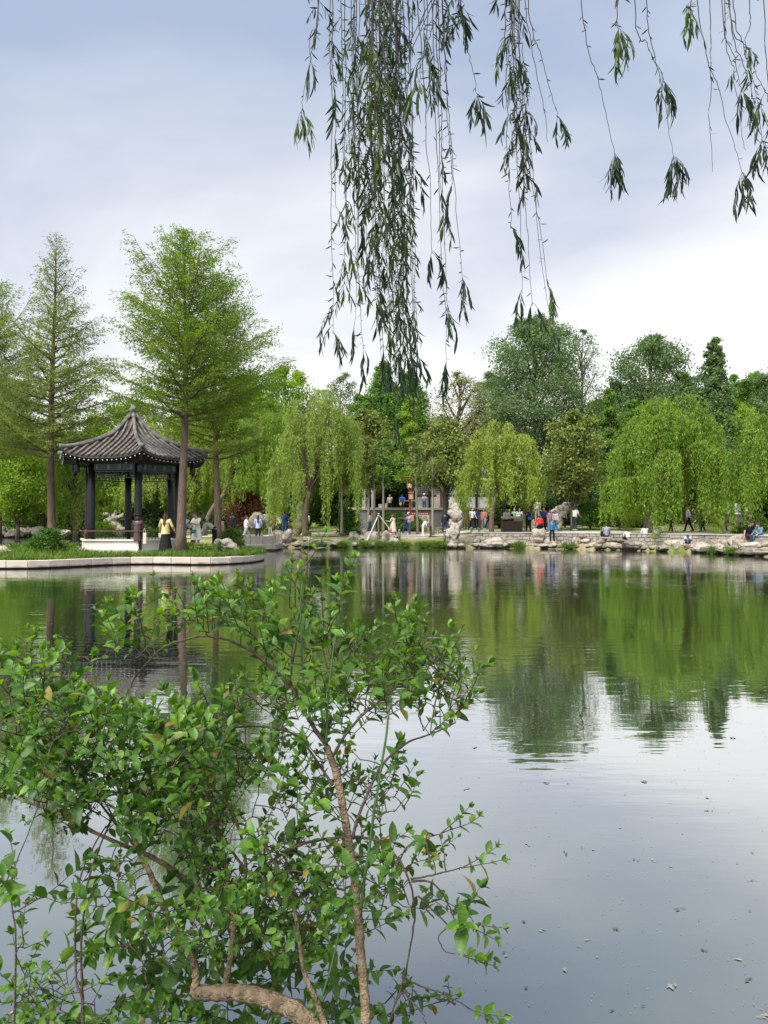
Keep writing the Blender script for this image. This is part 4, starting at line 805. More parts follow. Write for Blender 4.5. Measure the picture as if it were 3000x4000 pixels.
def boxthing(name, label, cat, parts, base, group=None):
    """parts: (part name, material, [(centre, size[, rz])...])"""
    t_ = thing(name, label, cat, base, group)
    for pn, mt, bxs in parts:
        mb = MB()
        for b_ in bxs: mb.box(b_[0], b_[1], b_[2] if len(b_) > 2 else 0, bev=.008)
        mb.obj(pn, mt if not isinstance(mt, str) else M[mt], t_)
    return t_
M['poster'] = plain('poster_pink', (.55, .36, .32), .6, var=.25, scale=2)
M['cream'] = plain('cream_board', (.62, .55, .42), .6, var=.12, scale=4)
M['teal'] = plain('teal_panel', (.03, .33, .27), .5, var=.1)
M['brownwood'] = plain('brown_wood', (.09, .035, .028), .45, var=.25, scale=3)
M['orangewood'] = plain('orange_wood', (.26, .12, .06), .5, var=.2)
M['glow'] = plain('lantern_paper', (.6, .5, .33), .7, var=.05)
x, z = PX(1722, 75.5), PZ(1955, 75.5)
boxthing('poster_board', 'pink framed poster standing against the white hall wall', 'poster', [('frame', 'cream', [((x, 75.5, z), (.8, .06, 1.12))]), ('print', 'poster', [((x, 75.46, z), (.68, .03, 1.0))])], (x, 75.5, TZ))
for i, (px, ty, wd, lab, mt) in enumerate([(1421, 1906, 14, 'tall brown stone pillar at the left end of the terrace', 'stone'), (1429, 1945, 10, 'middle sized pale pillar beside the tall brown pillar', 'stone'), (1433, 1968, 13, 'short pale pillar lowest of the pillars on the terrace', 'rock_w'), (1455, 1890, 10, 'slender tall pillar just right of the pillar cluster', 'stone'), (1486, 1970, 15, 'squat pale stone block between the slim trunks on the terrace', 'rock_w'), (1508, 1968, 10, 'small pale post beside the woman on the terrace', 'rock_w')]):
    x = PX(px, 67.2); zt = PZ(ty, 67.2); o = boxthing('stone_pillar', lab, 'pillar', [('shaft', mt, [((x, 67.2 + .2 * i, (TZ + zt) / 2), (wd * .0224, .3, zt - TZ - .06))]), ('cap', mt, [((x, 67.2 + .2 * i, zt), (wd * .0224 + .05, .34, .06))])], (x, 67.2, TZ), 'stone pillars on the terrace')
x = PX(1600, 68); boxthing('wooden_table', 'dark table with a pale top on the terrace behind the lamp post', 'table', [('table_top', 'stone', [((x, 68, TZ + .72), (1.4, .6, .06))]), ('leg', 'darkwood', [((x - .55, 68, TZ + .345), (.1, .5, .68))]), ('leg', 'darkwood', [((x + .55, 68, TZ + .345), (.1, .5, .68))]), ('shelf', 'darkwood', [((x, 68, TZ + .42), (.98, .45, .05))])], (x, 68, TZ))
def lamp(label, px, D, zb, py_top, lant, mat):
    x = PX(px, D); t_ = thing('lantern_post', label, 'lamp post', (x, D, zb)); zt = PZ(py_top, D)
    mb = MB(); mb.tube([(x, D, zb - .1), (x, D, zt)], .075, 8); mb.tube([(x, D, zt), (x, D, zt + .12)], [.09, .02], 8); mb.obj('pole', M[mat], t_)
    for py, dx in lant:
        zc = PZ(py, D); xx = x + dx
        mb = MB(); mb.box((xx, D - .02, zc + .28), (.52, .52, .07), taper=.6); mb.box((xx, D - .02, zc - .26), (.42, .42, .05))
        for sx in (-.17, .17):
            for sy in (-.17, .17): mb.box((xx + sx, D - .02 + sy, zc), (.05, .05, .48))
        fr_ = mb.obj('lantern', M['orangewood'], t_); mb = MB(); mb.box((xx, D - .02, zc), (.33, .33, .44)); mb.obj('shade', M['glow'], fr_, loc=t_['_org'])
        mb = MB(); mb.tube([(xx + .1 * math.cos(a), D - .195, zc + .13 * math.sin(a)) for a in np.linspace(0, 2 * math.pi, 13)], .015, 4, cap=False); mb.obj('emblem', M['darkwood'], fr_, loc=t_['_org'])
lamp('red lantern post with two square paper lanterns on the lawn', 1602, 61, gz(PX(1602, 61), 61), 1862, [(1893, -.06), (1937, .06)], 'redp')
lamp('orange wooden lantern post beside the big willow strands', 2832, 53, gz(PX(2832, 53), 53), 1852, [(1885, -.12)], 'orangewood')
x = PX(1640, 63); z0 = gz(x, 63); zc = PZ(2024, 63); tb_ = boxthing('notice_board', 'notice board with red header and cream panel near the red lamp post', 'notice board', [('post', 'stone', [((x - .7, 63.05, (z0 + zc) / 2), (.08, .06, zc - z0))]), ('post', 'stone', [((x + .7, 63.05, (z0 + zc) / 2), (.08, .06, zc - z0))]), ('panel', 'cream', [((x, 63, zc - .08), (1.55, .05, .72))]), ('header', 'redp', [((x, 62.99, zc + .36), (1.55, .07, .16))])], (x, 63, z0))
mb = MB(); rr = random.Random(2)
for i in range(9): mb.box((x - .6 + i * .15, 62.95, zc + .36), (.07, .012, .08))
mb.obj('lettering', M['white'], tb_); mb = MB()
for r_ in range(5):
    for c_ in range(3): mb.box((x - .45 + c_ * .45, 62.97, zc + .16 - r_ * .1), (rr.uniform(.2, .38), .012, .03))
mb.obj('print', M['brownwood'], tb_)
for px, D, lab in [(1542, 64, 'blue green notice panel behind the woman in the cream dress'), (1516, 63.5, 'low teal banner between shrub and slim trunk')]:
    x = PX(px, D); z0 = gz(x, D); boxthing('notice_board', lab, 'notice board', [('post', 'stone', [((x - .3, D, z0 + .3), (.05, .05, .7)), ((x + .3, D, z0 + .3), (.05, .05, .7))]), ('panel', 'teal', [((x, D - .05, z0 + .8 if px == 1542 else z0 + .45), (.8, .04, .36))])], (x, D, z0))
x = PX(1676, 54); z0 = gz(x, 54); boxthing('reading_sign', 'slanted dark reading sign on a brown post by the pale grey trunk', 'sign', [('post', 'brownwood', [((x + .12, 54, z0 + .38), (.14, .12, .78))]), ('plate', 'darkwood', [((x - .05, 53.96, z0 + .72), (.3, .5, .05))])], (x, 54, z0))
x = PX(2278, 48.1); boxthing('reading_sign', 'low slanted brown sign beside the stone bench on the ledge', 'sign', [('post', 'orangewood', [((x - .1, 48.1, .5), (.12, .3, .34))]), ('plate', 'brownwood', [((x + .02, 48.0, .70), (.5, .3, .05), .1)])], (x, 48.1, .36))
for i, (px, lab) in enumerate([(1700, 'left pale stone chair at the round table on the far paving'), (1722, 'right pale stone chair before the man in the navy suit')]):
    x = PX(px, 57.5); z0 = gz(x, 57.5) + .03; boxthing('stone_chair', lab, 'chair', [('seat', 'rock_w', [((x, 57.5, z0 + .43), (.42, .42, .06))]), ('backrest', 'rock_w', [((x + (.2 if i else -.2), 57.5, z0 + .68), (.06, .42, .5))]), ('leg', 'rock_w', [((x - .15, 57.5, z0 + .2), (.08, .36, .4))]), ('leg', 'rock_w', [((x + .15, 57.5, z0 + .2), (.08, .36, .4))])], (x, 57.5, z0), 'stone chairs on the far paving')
x = PX(1742, 58.5); z0 = gz(x, 58.5) + .03; boxthing('stone_table', 'pale stone table beside the stone chairs', 'table', [('table_top', 'rock_w', [((x, 58.5, z0 + .74), (.9, .7, .08))]), ('pedestal', 'rock_w', [((x, 58.5, z0 + .35), (.35, .3, .7))])], (x, 58.5, z0))
for px, D, top, lab in [(1560, 50.8, 2067, 'grey bollard at the left side of the water steps'), (1737, 49.9, 2069, 'grey bollard just left of the tall eroded rock'), (1842, 53, 2058, 'short dark bollard right of the tall eroded rock'), (1872, 53.4, 2062, 'short dark bollard under the kiosk willow')]:
    x = PX(px, D); z0 = gz(x, D); t_ = thing('bollard', lab, 'bollard', (x, D, z0), 'bollards along the water steps'); zt = PZ(top, D); mb = MB(); mb.tube([(x, D, z0 - .1), (x, D, zt - .04), (x, D, zt)], [.075, .075, .05], 10); mb.obj('shaft', M['metal'], t_, smooth=True); mb = MB(); mb.tube([(x, D, zt - .16), (x, D, zt - .1)], .082, 10); mb.obj('ring', M['darkwood'], t_)
# pole tripod propping the young tree
tp = thing('tree_prop', 'tripod of thin white poles propping the slim tree', 'tripod', (PX(1480, 51.6), 51.6, .5)); ap = at(1479, 2010, 51.8)
for px, py, D, mt in [(1434, 2108, 50.9, 'white'), (1549, 2092, 52.2, 'white'), (1482, 2100, 53.4, 'white')]:
    e = at(px, py, D); e[2] = min(e[2], gz(e[0], e[1]) + .02); mb = MB(); mb.tube([e, ap + nrm(ap - e) * .08], .032, 7); mb.obj('pole', M[mt], tp)
mb = MB(); mb.tube([ap - [0, 0, .08], ap + [0, 0, .02]], .07, 8); mb.obj('clamp', M['metal'], tp)
x = PX(1478, 51.2); mb = MB(); mb.tube([(x, 51.2, .3), (x + .02, 51.2, 1.0), (x, 51.2, PZ(2015, 51.2))], [.075, .07, .06], 8); tag(mb.obj('wooden_stake', M['bark']), 'rough wooden stake standing under the pole tripod', 'stake')
x = PX(1340, 53); boxthing('spotlight', 'small black ground spotlight under the middle willow', 'spotlight', [('housing', 'darkwood', [((x, 53, gz(x, 53) + .2), (.42, .25, .22))]), ('bracket', 'metal', [((x - .23, 53, gz(x, 53) + .12), (.03, .1, .26)), ((x + .23, 53, gz(x, 53) + .12), (.03, .1, .26))])], (x, 53, gz(x, 53)))
# kiosk
kx, kd = PX(1998, 54), 54; kz = gz(kx, kd) + .03
boxthing('vending_stall', 'dark brown panelled stall counter with a pale raised top board', 'stall', [('counter', 'brownwood', [((kx, kd, kz + .36), (1.42, .6, .66)), ((kx, kd - .02, kz + .72), (1.5, .68, .05))]), ('panel', 'redp' if False else 'darkwood', [((kx - .53 + i * .355, kd - .31, kz + .37), (.3, .02, .52)) for i in range(4)]),
    ('post', 'brownwood', [((kx - .7, kd - .3, kz + .55), (.06, .06, 1.08))]), ('post', 'brownwood', [((kx + .7, kd - .3, kz + .4), (.06, .06, .8))]), ('top_board', 'stone', [((kx - .12, kd - .3, kz + 1.02), (1.32, .09, .15))]), ('back_box', 'stone', [((kx + .42, kd + .1, kz + .86), (.5, .3, .22))])], (kx, kd, kz))
# bench on the ledge
bx, bd = PX(2341, 47.2), 47.2
boxthing('stone_bench', 'pale backless stone bench on the ledge under the seated grey hoodie', 'bench', [('seat', 'rock_w', [((bx, bd, .36 + .36), (1.5, .42, .09))]), ('leg', 'rock_w', [((bx - .5, bd, .5), (.14, .36, .32))]), ('leg', 'rock_w', [((bx + .5, bd, .5), (.14, .36, .32))])], (bx, bd, .36))
# white notice board on the right
x, D = PX(2880, 51), 51; z0 = gz(x, D); zc = PZ(1988, D)
nb_ = boxthing('notice_board', 'white notice board with two teal panels on dark posts at the right', 'notice board', [('post', 'brownwood', [((x - .72, D, (z0 + zc) / 2 + .15), (.1, .1, zc - z0 + .5))]), ('post', 'brownwood', [((x + .72, D, (z0 + zc) / 2 + .15), (.1, .1, zc - z0 + .5))]), ('board', 'white', [((x, D - .02, zc), (1.34, .05, .72))]), ('ledge', 'darkwood', [((x, D - .03, zc - .4), (1.5, .14, .07))]), ('lower_panel', 'metal', [((x - .3, D + .02, zc - .7), (.5, .04, .4)), ((x + .3, D + .02, zc - .7), (.5, .04, .4))])], (x, D, z0))
mb = MB(); mb.box((x - .45, D - .06, zc - .08), (.28, .02, .5)); mb.box((x + .42, D - .06, zc - .12), (.16, .02, .42)); mb.obj('teal_panel', M['teal'], nb_)
mb = MB(); rr = random.Random(8)
for r_ in range(7): mb.box((x + .02, D - .06, zc + .22 - r_ * .07), (rr.uniform(.3, .45), .012, .018))
mb.obj('print', M['metal'], nb_)
# bamboo lattice fence
fe = thing('bamboo_fence', 'low crisscross bamboo fence beyond the path on the right', 'fence', (PX(2760, 52.5), 52.5, 1)); mb, m2 = MB(), MB()
fp = [(PX(2600, 56), 56), (PX(2700, 53.5), 53.5), (PX(2850, 52), 52), (PX(2905, 51.6), 51.6)]
fs = np.concatenate([[0], np.cumsum([math.dist(a, b_) for a, b_ in zip(fp[:-1], fp[1:])])])
for u in np.arange(0, fs[-1] - .3, .17):
    for dr in (-1, 1):
        a = [np.interp(u + (.3 if dr < 0 else 0), fs, [p[i] for p in fp]) for i in (0, 1)]; b_ = [np.interp(u + (.3 if dr > 0 else 0), fs, [p[i] for p in fp]) for i in (0, 1)]; zg = gz(*a) + .05
        mb.tube([(a[0], a[1] + dr * .02, zg), (b_[0], b_[1] + dr * .02, zg + .42)], .016, 4)
for a, b_ in zip(fp[:-1], fp[1:]):
    for hz_ in (.14, .34): m2.tube([(a[0], a[1] - .05, gz(*a) + hz_), (b_[0], b_[1] - .05, gz(*b_) + hz_)], .02, 5)
M['bamboo'] = plain('bamboo', (.32, .29, .16), .6, var=.2); mb.obj('lattice', M['bamboo'], fe); m2.obj('rail', M['bamboo'], fe)
# yucca and low plants
yx, yd = PX(858, 31.6), 31.6; yz = isl_z(yx, yd)[0]; yu = thing('yucca', 'spiky yucca rosette near the tip of the island', 'plant', (yx, yd, yz)); rng = np.random.default_rng(6); mb = MB()
for i in range(75):
    a = i * 2.4; el_ = math.radians(rng.uniform(5, 88)); Ln = rng.uniform(.4, .56); d_ = np.array([math.cos(a) * math.cos(el_), math.sin(a) * math.cos(el_), math.sin(el_)]); p0 = np.array([yx, yd, yz + .2 + rng.uniform(-.1, .08)])
    s_ = nrm(np.cross(d_, [0, 0, 1.0])); tip = p0 + d_ * Ln - [0, 0, .06]; md = p0 + d_ * Ln * .55
    mb.add([p0 - s_ * .012, p0 + s_ * .012, md + s_ * .02, md - s_ * .02, tip], [np.array([[0, 1, 2, 3]]), np.array([[3, 2, 4]])])
mb.obj('blades', M['yucca'], yu); mb = MB(); mb.tube([(yx, yd, yz - .1), (yx, yd, yz + .22)], [.09, .06], 8)
mb.leaves(np.tile([[yx, yd, yz + .18]], (40, 1)), rng.normal(size=(40, 3)) * [1, 1, .2] + [0, 0, -.5], rng.normal(size=(40, 3)), .28, .04); mb.obj('stem', M['twig'], yu)
for i, (px, D, hw, h, lab) in enumerate([(800, 32, 40, .45, 'lush fern like plant left of the yucca'), (925, 33.5, 40, .4, 'low fern like plant right of the white island rock'), (250, 32.5, 45, .5, 'tall grassy weeds between round shrub and pavilion'), (90, 32, 50, .45, 'grassy weeds left of the round shrub'), (735, 33.5, 28, .4, 'leafy weeds at the foot of the redwood')]):
    x = PX(px, D); z = isl_z(x, D)[0]; rng = np.random.default_rng(60 + i); n_ = 900; P = np.stack([x + rng.normal(size=n_) * hw / F * D * .5, D + rng.normal(size=n_) * .25, z + rng.uniform(0, .6, n_) * h], 1)
    mb = MB(); mb.leaves(P, rng.normal(size=(n_, 3)) + [0, 0, .7], rng.normal(size=(n_, 3)), .16 * rng.uniform(.5, 1.2, n_), .05); t_ = thing('fern_plant', lab, 'plant', (x, D, z)); mb.obj('leaves', M['grassb'], t_)
    mb = MB()
    for j in range(12): a = rng.normal(size=2) * .2; mb.tube([(x + a[0] * .4, D + a[1] * .4, z - .05), (x + a[0], D + a[1], z + h * .6)], .006, 3)
    mb.obj('stem', M['twig'], t_)
for i, (px, wd, lab) in enumerate([(1340, 22, 'first grass tuft from the left between shore rocks'), (1425, 26, 'grass tuft below the pole tripod'), (1480, 22, 'grass tuft right of the tripod at the water'), (1530, 40, 'bushy grass at the foot of the hollow rock'), (1580, 30, 'grass on the edge beneath the left bollard'), (1660, 40, 'sparse weeds on the stone edge below the steps'), (1718, 30, 'weeds on the stone edge left of the tall rock'), (2025, 28, 'grass tuft below the stall'), (2220, 26, 'grass tuft left of the holed white rock'), (2800, 40, 'weeds among the rocks left of the seated couple'), (2870, 40, 'weeds in front of the seated man'), (1075, 15, 'weeds beside the stone landing')]):
    s_ = np.interp(PX(px, 49), SHORE[:14, 0], cumS[:14]); 
    for _ in range(6): p = shore_at(s_); s_ += (px - (CX + p[0] / p[1] * F)) / F * p[1] * .9
    p = shore_at(s_); rng = np.random.default_rng(90 + i); n_ = 700; wm_ = wd / F * p[1]
    P = np.stack([p[0] + rng.normal(size=n_) * wm_ * .5, p[1] - .15 + rng.uniform(-.25, .3, n_), .02 + rng.uniform(0, .25, n_)], 1); mb = MB(); mb.leaves(P, rng.normal(size=(n_, 3)) * .6 + [0, -.2, 1], rng.normal(size=(n_, 3)), .26 * rng.uniform(.5, 1.2, n_), .035)
    t_ = mb.obj('grass_tuft', M['grassb'], loc=(p[0], p[1], 0)); tag(t_, lab, 'grass tuft', 'grass tufts on the shore')
# ---------------------------------------------------------------- people
_cm = {}
def cloth(col):
    k = tuple(col)
    if k not in _cm: _cm[k] = plain('cloth', col, .85, var=.12, scale=14, spec=.15)
    return _cm[k]
SKIN = plain('skin', (.50, .31, .22), .6, var=.05); HAIR = plain('hair', (.015, .012, .011), .5, var=.2); HAIRB = plain('hair_brown', (.05, .028, .018), .5, var=.2)
def rotm(ax, a): 
    c, s = math.cos(a), math.sin(a)
    return np.array([[1, 0, 0], [0, c, -s], [0, s, c]]) if ax == 'x' else (np.array([[c, 0, s], [0, 1, 0], [-s, 0, c]]) if ax == 'y' else np.array([[c, -s, 0], [s, c, 0], [0, 0, 1]]))
def cap(mb, a, b, ra, rb, n=10):
    a, b = np.asarray(a, float), np.asarray(b, float); T_ = nrm(b - a); L_ = np.linalg.norm(b - a)
    pts = [a - T_ * ra * .98, a - T_ * ra * .7, a, (a + b) / 2, b, b + T_ * rb * .7, b + T_ * rb * .98]; mb.tube(pts, [ra * .15, ra * .72, ra, (ra + rb) / 2, rb, rb * .72, rb * .15], n)
def person(label, px, D, feet=None, h=1.66, face=0, lean=0, head=(0, 0), armL=(0, 8, 8), armR=(0, 8, 8), legL=(0, 3, 0), legR=(0, 3, 0), top='tee', topc=(.7, .7, .7), bot='trousers', botc=(.03, .03, .04), hair='short', hairc=None, hat=None, shoes=(.6, .6, .6), seat=None, z=None, build=1.0, skirt_len=.5, vox=.012, x=None, extra=None, dress=False):
    """face: 0 looks away from the camera (+y), 180 towards it. arm: (raise forward, out, elbow); leg: (hip forward, out, knee)"""
    s = h / 1.70; x = PX(px, D) if x is None else x
    rz_ = math.radians(face); g0 = gz(x, D) + .03 if z is None else z
    R = {}
    def fwd(a): return math.sin(math.radians(a)), -math.cos(math.radians(a))
    hip = np.array([0, 0, 0.0]); J = {}
    for sd, leg in ((-1, legL), (1, legR)):
        hp = hip + [sd * .09, 0, 0]; fy, fz = fwd(leg[0]); ab = math.sin(math.radians(leg[1])) * sd; kn = hp + np.array([ab * .43, fy * .43, fz * .43]); sy, sz = fwd(leg[0] - leg[2]); an = kn + np.array([ab * .3, sy * .42, sz * .42]); J[sd] = (hp, kn, an)
    low = min(J[-1][2][2], J[1][2][2]) - .075
    Rt = rotm('x', -math.radians(lean)); U = lambda v: Rt @ np.array(v, float)
    sh = {sd: U([sd * .175 * build, 0, .47]) for sd in (-1, 1)}; nk = U([0, 0, .53]); 
    Rh = Rt @ rotm('x', -math.radians(head[0])) @ rotm('z', math.radians(head[1])); hc = nk + Rh @ np.array([0, .015, .145])
    A = {}
    for sd, arm in ((-1, armL), (1, armR)):
        fy, fz = fwd(arm[0]); o = math.sin(math.radians(arm[1])) * sd; up = Rt @ np.array([o, fy, fz]) if len(arm) < 5 else np.array([o, fy, fz]); el = sh[sd] + nrm(up) * .28
        ey, ez = fwd(arm[0] + arm[2]); inn = -sd * math.sin(math.radians(arm[3] if len(arm) > 3 else 0)); fo = nrm(Rt @ np.array([o * .5 + inn, ey, ez])); wr = el + fo * .25; A[sd] = (sh[sd], el, wr, fo)
    root = thing('person', label, 'person', (x, D, g0 if seat is None else g0), rz=0); root['_org'] = [0.0, 0.0, 0.0]
    root.rotation_euler = (0, 0, rz_); off = np.array([0, 0, -low * s]) if seat is None else np.array([0, 0, seat - 0 + .09])
    def fin(mb, nm, mat, v, parent=root):
        mb.v = [q * s + off for q in mb.v]; o = mb.obj(nm, mat, parent, smooth=True, loc=(0, 0, 0)); md = o.modifiers.new('skin_over', 'REMESH'); md.mode = 'VOXEL'; md.voxel_size = v; md.use_smooth_shade = True
        sm = o.modifiers.new('soften', 'SMOOTH'); sm.iterations = 2; sm.factor = .5; return o
    # body
    mb = MB(); mb.ell(hc, (.076, .095, .115), Rh); mb.ell(hc + Rh @ np.array([0, .03, -.06]), (.055, .06, .06), Rh, 8, 6); cap(mb, hc + Rh @ np.array([0, .09, .01]), hc + Rh @ np.array([0, .108, -.022]), .012, .017, 6)
    for sd in (-1, 1): mb.ell(hc + Rh @ np.array([sd * .078, 0, -.01]), (.014, .025, .035), Rh, 6, 5)
    cap(mb, U([0, 0, .45]), hc - Rh @ np.array([0, 0, .06]), .058, .052)
    cap(mb, U([0, 0, .05]), U([0, 0, .40]), .11, .12)
    for sd in (-1, 1):
        a, e, w_, fo = A[sd]; cap(mb, U([0, 0, .44]), a, .06, .05); cap(mb, a, e, .05, .038); cap(mb, e, w_, .038, .026)
        side = nrm(np.cross(fo, U([0, 1, 0.2]) + .01)); pc = w_ + fo * .05; mb.ell(pc, (.036, .036, .036), None, 8, 6); mb.ell(pc + fo * .025, (.033, .03, .033), None, 8, 6)
        nrm_ = nrm(np.cross(side, fo))
        for i, (lf, dx) in enumerate([(.062, -.030), (.074, -.010), (.07, .010), (.055, .029)]):
            b0 = pc + fo * .04 + side * dx; b1 = b0 + fo * lf * .55 + nrm_ * .004; b2 = b1 + nrm(fo + nrm_ * .8) * lf * .5; mb.tube([b0, b1, b2], [.0095, .0088, .007], 6)
        t0 = pc - fo * .01 + side * -.03; mb.tube([t0, t0 + nrm(fo - side * .9 + nrm_ * .4) * .035, t0 + nrm(fo * 1.4 - side * .5 + nrm_ * .6) * .065], [.012, .011, .008], 6)
        hp, kn, an = J[sd]; cap(mb, hp, kn, .078, .052); cap(mb, kn, kn * .6 + an * .4, .05, .052); cap(mb, kn * .55 + an * .45, an, .05, .034); cap(mb, an, an + [0, .09, -.04], .034, .03)
    body = fin(mb, 'body', SKIN, max(vox * .8, .0105))
    # shoes
    for sd in (-1, 1):
        an = J[sd][2]; mb = MB(); mb.ell(an + [0, .05, -.045], (.048, .135, .042)); mb.ell(an + [0, -.02, -.02], (.043, .06, .055)); fin(mb, 'shoe', cloth(shoes), vox)
    # lower clothing
    if bot in ('trousers', 'shorts'):
        mb = MB(); mb.ell((0, -.01, .03), (.165 * build, .12, .13))
        for sd in (-1, 1):
            hp, kn, an = J[sd]; cap(mb, hp, kn, .096 * build, .072)
            if bot == 'trousers': cap(mb, kn, an + [0, 0, .02], .074, .062)
        cap(mb, U([0, 0, .02]), U([0, 0, .12]), .13 * build, .125 * build)
        fin(mb, 'trousers' if bot == 'trousers' else 'shorts', cloth(botc), vox)
    elif bot == 'skirt':
        mb = MB(); kn = (J[-1][1] + J[1][1]) / 2; dz = nrm(kn * [0, 1, 1] + 1e-6); q = [np.array([0, 0, .1]) + (dz * t_) for t_ in np.linspace(0, skirt_len + .1, 6)]; mb.tube(q, np.linspace(.13, .17 + .14 * skirt_len, 6) * build, 16)
        o = fin(mb, 'skirt', cloth(botc), vox)
    # upper clothing
    if top:
        mb = MB(); cap(mb, U([0, 0, .08]), U([0, .0, .36]), .138 * build, .145 * build); mb.ell(U([0, 0, .38]), (.19 * build, .115, .11), Rt); cap(mb, U([-.11, 0, .445]), U([.11, 0, .445]), .065, .065); cap(mb, U([0, 0, .42]), U([0, 0, .50]), .075, .062)
        mb.ell(U([0, 0, .2]), (.165 * build, .125, .24), Rt)
        if top in ('coat', 'loose', 'dress'):
            ln = {'coat': .36, 'loose': .12, 'dress': .45}[top]; q = [U([0, 0, .25]) * (1 - t_) + np.array([0, 0, -ln]) * t_ for t_ in np.linspace(0, 1, 5)]; mb.tube(q, np.linspace(.15, .19 if top != 'dress' else .25, 5) * build, 14)
        else: mb.ell((0, 0, .03), (.172 * build, .132, .1))
        for sd in (-1, 1):
            a, e, w_, fo = A[sd]; sl_ = a + (e - a) * .62
            if top in ('tee', 'dress'): cap(mb, a, sl_, .072, .066)
            else: cap(mb, a, e, .072, .058); cap(mb, e, w_ - fo * .03, .058, .045)
        fin(mb, {'tee': 'shirt', 'long': 'shirt', 'loose': 'blouse', 'coat': 'coat', 'dress': 'dress'}[top], cloth(topc), vox)
    # hair, hat, eyes
    hm = HAIR if hairc is None else hairc; mb = MB(); mb.ell(hc + Rh @ np.array([0, -.018, .028]), (.088, .096, .108), Rh); 
    mb.ell(hc + Rh @ np.array([0, -.045, -.01]), (.08, .06, .09), Rh)
    if hair == 'long':
        cap(mb, hc + Rh @ np.array([0, -.07, .02]), U([0, -.13, .30]), .075, .06); cap(mb, U([0, -.125, .38]), U([0.02, -.13, .18]), .068, .03)
    elif hair == 'pony': cap(mb, hc + Rh @ np.array([0, -.1, .04]), hc + Rh @ np.array([0, -.16, -.16]), .03, .018)
    elif hair == 'bun': mb.ell(hc + Rh @ np.array([0, -.11, .06]), (.045, .04, .045))
    elif hair == 'bob': mb.ell(hc + Rh @ np.array([0, -.03, -.03]), (.095, .08, .12), Rh)
    fin(mb, 'hair', hm, vox)
    if hat:
        mb = MB(); c = hc + Rh @ np.array([0, -.005, .075]); mb.ell(c + Rh @ np.array([0, 0, .02]), (.1, .11, .075), Rh)
        if hat[0] == 'brim': mb.ell(c, (.165, .175, .018), Rh, 16, 6)
        else: mb.ell(c + Rh @ np.array([0, .09, -.01]), (.075, .085, .014), Rh)
        fin(mb, 'hat', cloth(hat[1]), vox)
    if abs(((face + 180) % 360) - 180) > 70 and D < 60:
        mb = MB()
        for sd in (-1, 1): mb.ell(hc + Rh @ np.array([sd * .031, .083, .008]), (.013, .009, .008), Rh, 8, 5)
        mb.v = [q * s + off for q in mb.v]; mb.obj('eyes', HAIR, root, smooth=True, loc=(0, 0, 0))
        mb = MB(); mb.ell(hc + Rh @ np.array([0, .088, -.055]), (.024, .008, .007), Rh, 8, 5); mb.v = [q * s + off for q in mb.v]; mb.obj('mouth', cloth((.35, .1, .09)), root, smooth=True, loc=(0, 0, 0))
    # hand positions in the world for things they hold
    c_, s_ = math.cos(rz_), math.sin(rz_); W = lambda v: np.array([x + (v[0] * c_ - v[1] * s_), D + (v[0] * s_ + v[1] * c_), v[2] + g0])
    return {sd: W((A[sd][2] + A[sd][3] * .08) * s + off) for sd in (-1, 1)} | {'back': W(U([0, -.2, .3]) * s + off), 'hip': W(np.array([.2, 0, .02]) * s + off), 'hipL': W(np.array([-.2, 0.05, .0]) * s + off), 'torso': W(U([0, 0, .3]) * s + off)}
def bag(name, label, cat, c, size, col, strap=None, rz_=0):
    t_ = thing(name, label, cat, tuple(float(a) for a in c)); mb = MB(); mb.box(c, size, rz_, bev=.03); mb.obj('body', cloth(col), t_)
    if strap is not None: mb = MB(); mb.tube(bez(np.array(c) + [-size[0] * .35, 0, size[2] * .45], np.array(strap) + [0, 0, .03], np.array(c) + [size[0] * .35, 0, size[2] * .45], 8), .008, 5, cap=False); mb.obj('strap', cloth(col), t_)
    return t_
def phone(label, c):
    mb = MB(); mb.box((0, 0, 0), (.075, .012, .15), 0, bev=.004); return tag(mb.obj("phone", M["darkwood"], loc=(0, 0, 0)), label, "phone")
WH = (.72, .72, .70); DK = (.02, .02, .025); JN = (.06, .11, .22); GR = (.35, .35, .35)
iz = lambda px, D: float(isl_z(PX(px, D), D)[0])
# on the island
h1 = person('woman in a long brown coat and dark hat seen from behind by the pavilion', 538, 31.9, h=1.60, face=-6, z=iz(538, 31.9), top='coat', topc=(.115, .07, .075), botc=(.015, .015, .018), hair='bob', hat=('brim', (.02, .025, .035)), head=(12, 0), armL=(30, 6, 75, 20), armR=(25, 6, 60, 10), legL=(3, 4, 0), legR=(-3, 4, 0), shoes=DK, vox=.010)
bag('tote_bag', 'long cream tote bag hanging at the side of the brown coat', 'bag', (PX(566, 31.8), 31.8, iz(538, 32) + .62), (.14, .06, .46), (.66, .6, .48), (PX(562, 31.8), 31.8, iz(538, 32) + 1.25))
h1 = person('woman in a pale yellow blouse and long black skirt with long loose hair', 647, 32.2, h=1.66, face=-10, z=iz(647, 32.2), top='loose', topc=(.72, .63, .30), bot='skirt', botc=(.02, .02, .022), skirt_len=.86, hair='long', hairc=HAIRB, armL=(12, 26, 30), armR=(10, 24, 25), shoes=WH, build=1.05, vox=.010)
bag('handbag', 'small white bag held in the left hand of the yellow blouse', 'bag', h1[-1] - [0, 0, .16], (.16, .08, .2), (.7, .7, .66), h1[-1])
h1 = person('woman in a white knee length dress looking down at her phone', 768, 32.9, h=1.64, face=150, z=iz(768, 32.9), top='dress', topc=(.70, .68, .60), bot=None, hair='bun', hairc=HAIRB, head=(28, 0), armL=(28, 4, 75, 25), armR=(28, 4, 75, 25), shoes=WH, vox=.010)
